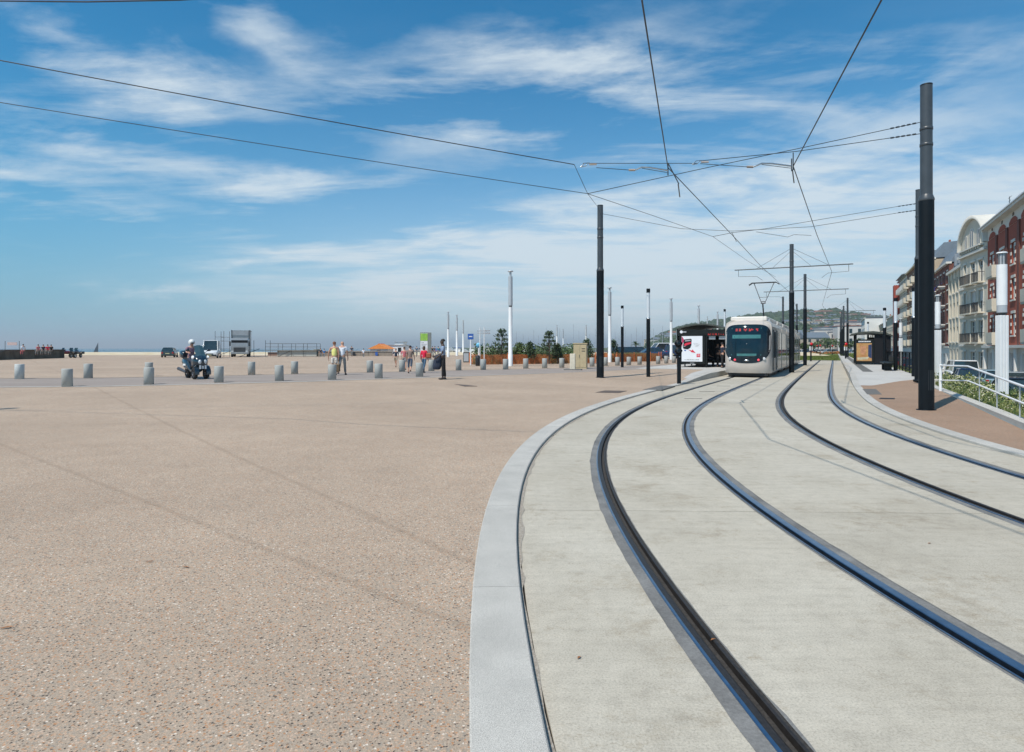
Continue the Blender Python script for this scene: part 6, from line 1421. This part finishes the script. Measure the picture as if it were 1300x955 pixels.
generic(176,205,12.2,'white apartment building at the far end of the street',PLA,PLA,3,3.2,'flat',u=9.5,name='white_block')
# ---------------------------------------------------------------- hill with town
ridge=[(560,441.5),(800,441.3),(818,440),(830,434),(842,427.5),(852,422.5),(880,415),(920,409),(960,403),(1000,399),(1035,398),(1060,396),(1075,400),(1085,400.5),(1100,403),(1118,405.5),(1150,406),(1200,404),(1300,402),(1500,405)]
def ridgey(px):
    if px<=ridge[0][0]: return ridge[0][1]
    for a,b in zip(ridge[:-1],ridge[1:]):
        if px<=b[0]: return a[1]+(b[1]-a[1])*(px-a[0])/(b[0]-a[0])
    return ridge[-1][1]
YF,YR=430.0,1250.0
def hillz(px,t):  # t 0 foot .. 1 ridge
    Y=YF+(YR-YF)*t; zr_=ZA(ridgey(px),YR)
    return -1.5+(zr_+1.5)*(t**1.25)*(1 if t<=1 else 1),Y
rows=[]
for t in lin(0,1,16)+[1.15,1.5]:
    r_=[]
    for px in range(560,1500,10):
        z,Y=hillz(px,min(t,1)); Yq=YF+(YR-YF)*t
        if t>1: z=z-(t-1)*120
        x=(px-650)/F*Y*(Yq/Y); r_.append((x,Yq,z+3*mnoise.noise(Vector((x*.01,Yq*.01,0)))))
    rows.append(r_)
HG=mat('hill_ground',(.04,.07,.03),.95,.3,.02,c2=(.10,.12,.06),world=True); MB().grid(rows).build('hill',HG,kind='structure')
def ico(mb,c,r,rr,mi=0):
    n=7; k=4; vs=[]
    for i in range(k+1):
        t=-PI/2+PI*i/k
        for j in range(n):
            q=r*(1+rr.uniform(-.25,.25)); vs.append((c[0]+q*math.cos(t)*math.cos(2*PI*j/n),c[1]+q*math.cos(t)*math.sin(2*PI*j/n),c[2]+q*.8*math.sin(t)))
    mb.add(vs,[(a*n+j,a*n+(j+1)%n,(a+1)*n+(j+1)%n,(a+1)*n+j) for a in range(k) for j in range(n)],mi,False)
rr=random.Random(31); mb=MB()
for i in range(5200):
    px=rr.uniform(824,1300); t=rr.uniform(.12,1.0)**.8; z,Y=hillz(px,t); x=(px-650)/F*Y
    if mnoise.noise(Vector((x*.012,Y*.007,3)))<-.22 and t<.93: continue
    ico(mb,(x,Y,z+2.0),rr.uniform(3,7.5)*(.7+.5*t),rr,0 if rr.random()<.6 else 1)
mb.build('hillside_trees',[FHILL,F2],kind='stuff')
TILH=mat('hazed_clay_tile',(.24,.105,.075),.85,.2,.3); HW=mat('house_white',(.56,.54,.50),.8,.08,.5); HC=mat('house_cream',(.50,.43,.33),.8,.1,.5); HGY=mat('house_grey',(.34,.34,.34),.8,.1,.5)  # hill roof tile is muted, with air haze mixed into its colour
def far_house(px,t,w,h,d,m,rm,label,gable,Yo=None,floors=2,group='houses on the hillside',cat='house',name='hill_house'):
    z,Y=hillz(px,t)
    if Yo: Y=Yo; z=-1.3
    o=empty(name,((px-650)/F*Y,Y,z-1),R(rr.uniform(-25,5)),label,cat,group)
    MB().box(-w/2,w/2,0,d,-4,h).build('wall',m,o)
    if gable: MB().rings([[(-w/2-.4,-.4,h),(-w/2-.4,d/2,h+d*.26),(-w/2-.4,d+.4,h)],[(w/2+.4,-.4,h),(w/2+.4,d/2,h+d*.26),(w/2+.4,d+.4,h)]],0,False).build('roof',rm,o)
    else: MB().box(-w/2-.2,w/2+.2,-.2,d+.2,h,h+.5).build('roof',rm,o)
    n=max(2,int(w/4)); 
    wm=MB()
    for k in range(floors):
        for i in range(n): x=-w/2+w*(i+.5)/n; wm.box(x-.7,x+.7,-.12,.02,h*(k+.3)/floors,h*(k+.75)/floors)
    wm.build('windows',GLS,o,kind='stuff'); return o
cols=[('white',HW),('cream',HC),('grey',HGY)]; rfs=[('red tiled',TILH),('grey',ZN)]
hh=[]
for i in range(118):
    if i<74: px=rr.uniform(1004,1122); t=rr.uniform(.42,.93)
    elif i<96: px=rr.uniform(822,900); t=rr.uniform(.35,.85)
    else: px=rr.uniform(1000,1120); t=rr.uniform(.15,.42)
    hh.append((px,t,'left flank of the hill behind the shelter' if px<905 else ('upper hillside' if t>.74 else ('middle hillside' if t>.42 else 'lower hillside'))))
for zn in sorted(set(q[2] for q in hh)):
    for k,(px,t,z_) in enumerate(sorted(q for q in hh if q[2]==zn)):
        c=rr.choice(cols); f=rfs[0] if rr.random()<.38 else rfs[1]; big=rr.random()<.14
        far_house(px,t,rr.uniform(6,11)*(2 if big else 1),rr.uniform(5.5,9)+(2 if big else 0),7,c[1],f[1],'%s %s house, %s roof, %s from left on the %s'%('long' if big else 'small',c[0],f[0],ordn[k],'hillside behind the shelter' if px<905 else zn),rr.random()<.7,group='houses on the '+zn)
far_house(1046,.86,30,9,9,HC,TILH,'long cream building with red roof prominent on the upper hill',True,floors=3,group=None)
far_house(1030,.93,20,7,9,HC,TILH,'red roofed building at the crest left of the long cream one',True,group=None)
# town at the foot
tn=[(1003,15,9,330),(1012,14,12,345),(1021,18,9,350),(1029,16,13,360),(1038,20,11,335),(1047,18,17,370),(1056,16,10,340),(1063,14,15,355),(1071,18,12,380),(1080,20,18,330),(1089,22,21,340),(1099,20,20,350),(1108,18,14,340),(1117,18,14,360),(1051,12,19,380),(1026,12,15,390),(990,14,10,350),(1066,9,21,400)]
for i,(px,w,h,Y) in enumerate(tn):
    c=cols[(0,0,2,0,1,0,2,0,0)[i%9]]; k=sorted(range(len(tn)),key=lambda j:tn[j][0]).index(i)
    far_house(px,0,w*.62,h*.85,12,c[1],rfs[1][1] if i%3 else TILH,'%s town building beyond the turf at the foot of the hill, %s from the left'%(c[0],ordn[k]),i%4==0,Yo=Y,floors=3,group='town buildings at the foot of the hill',cat='building',name='town_building')
# street trees at the foot
for i in range(16):
    px=1002+i*7.6+rr.uniform(-2,2); Y=rr.uniform(230,300); mb=MB(); tr=MB(); h=rr.uniform(3.5,6.5); tr.cyl((0,0,-1.5),(0,0,h*.5),.2,.12,6)
    for _ in range(150): 
        a=Vector((rr.gauss(0,1),rr.gauss(0,1),rr.gauss(0,.9))); a=a.normalized()*rr.random()**.4; leaf(mb,(a.x*h*.38,a.y*h*.38,h*.66+a.z*h*.33),.8,0 if rr.random()<.6 else 1,rr)
    o=empty('street_tree',((px-650)/F*Y,Y,-.4),0,'small round green tree beyond the turf, %s from the left'%ordn[i],'tree','street trees beyond the turf'); tr.build('trunk',mat('bark',(.1,.1,.1)),o); mb.build('crown',[F1,F2],o)
# ---------------------------------------------------------------- marina
HUL=mat('hull_white',(.62,.64,.66),.35,.05,2); MASTM=mat('mast_alu',(.50,.52,.54),.35,.05,2,metal=.3)
ym=[(655,421),(664,424),(671,428),(678,419),(684,426),(694,415),(703,422),(711,417),(719,425),(728,412),(735,420),(749,424),(757,418),(781,422),(786,426),(794,419),(802,424),(809,416),(816,421),(830,417),(836,424),(842,414),(859,419),(868,412),(876,418),(893,408),(899,404),(905,411)]
for i,(px,top) in enumerate(ym):
    Y=200+(i*53)%90; z=-4; o=empty('moored_yacht',((px-650)/F*Y,Y,z),R(80+(i*37)%30),'moored yacht with a bare slender mast, %s from the left'%ordn[sorted(range(len(ym)),key=lambda j:ym[j][0]).index(i)],'yacht','yacht masts in the marina')
    MB().rings([[(x,y*w,zz+sh) for y,zz in ((-1,1.3),(-.75,.1),(0,-.3),(.75,.1),(1,1.3))] for x,w,sh in ((-5,1.2,.1),(-2,1.7,0),(2,1.5,.05),(4.5,.6,.25),(5.4,.08,.35))]).build('hull',HUL,o); MB().bbox(-2.2,1.8,-.9,.9,1.25,1.85,.15).build('cabin',HUL,o)
    h=ZA(top,Y)-z; MB().cyl((.5,0,1.2),(.5,0,h),.10,.07,6).build('mast',MASTM,o); MB().cyl((.5,0,2.4),(-3.8,0,2.3),.07,n=5).build('boom',MASTM,o)
    for s in (-1,1): MB().cyl((.5,s*.9,h*.62),(.5,0,h*.62),.035,n=4).build('spreader',MASTM,o)
    if i%3==0: MB().bbox(-3.6,.3,-.16,.16,2.35,2.75,.08).build('sail_cover',BLUE,o)

# ---------------------------------------------------------------- air
HZ=bpy.data.materials.new('haze_air'); HZ.use_nodes=True; nt=HZ.node_tree; nt.nodes.remove(nt.nodes['Principled BSDF'])
pv=nt.nodes.new('ShaderNodeVolumePrincipled'); pv.inputs['Density'].default_value=.00022; pv.inputs['Color'].default_value=(.93,.97,1.0,1); pv.inputs['Anisotropy'].default_value=.3
nt.links.new(pv.outputs[0],nt.nodes['Material Output'].inputs['Volume'])
MB().box(-12300,12300,-220,14300,-9,135).build('haze',HZ,kind='stuff')
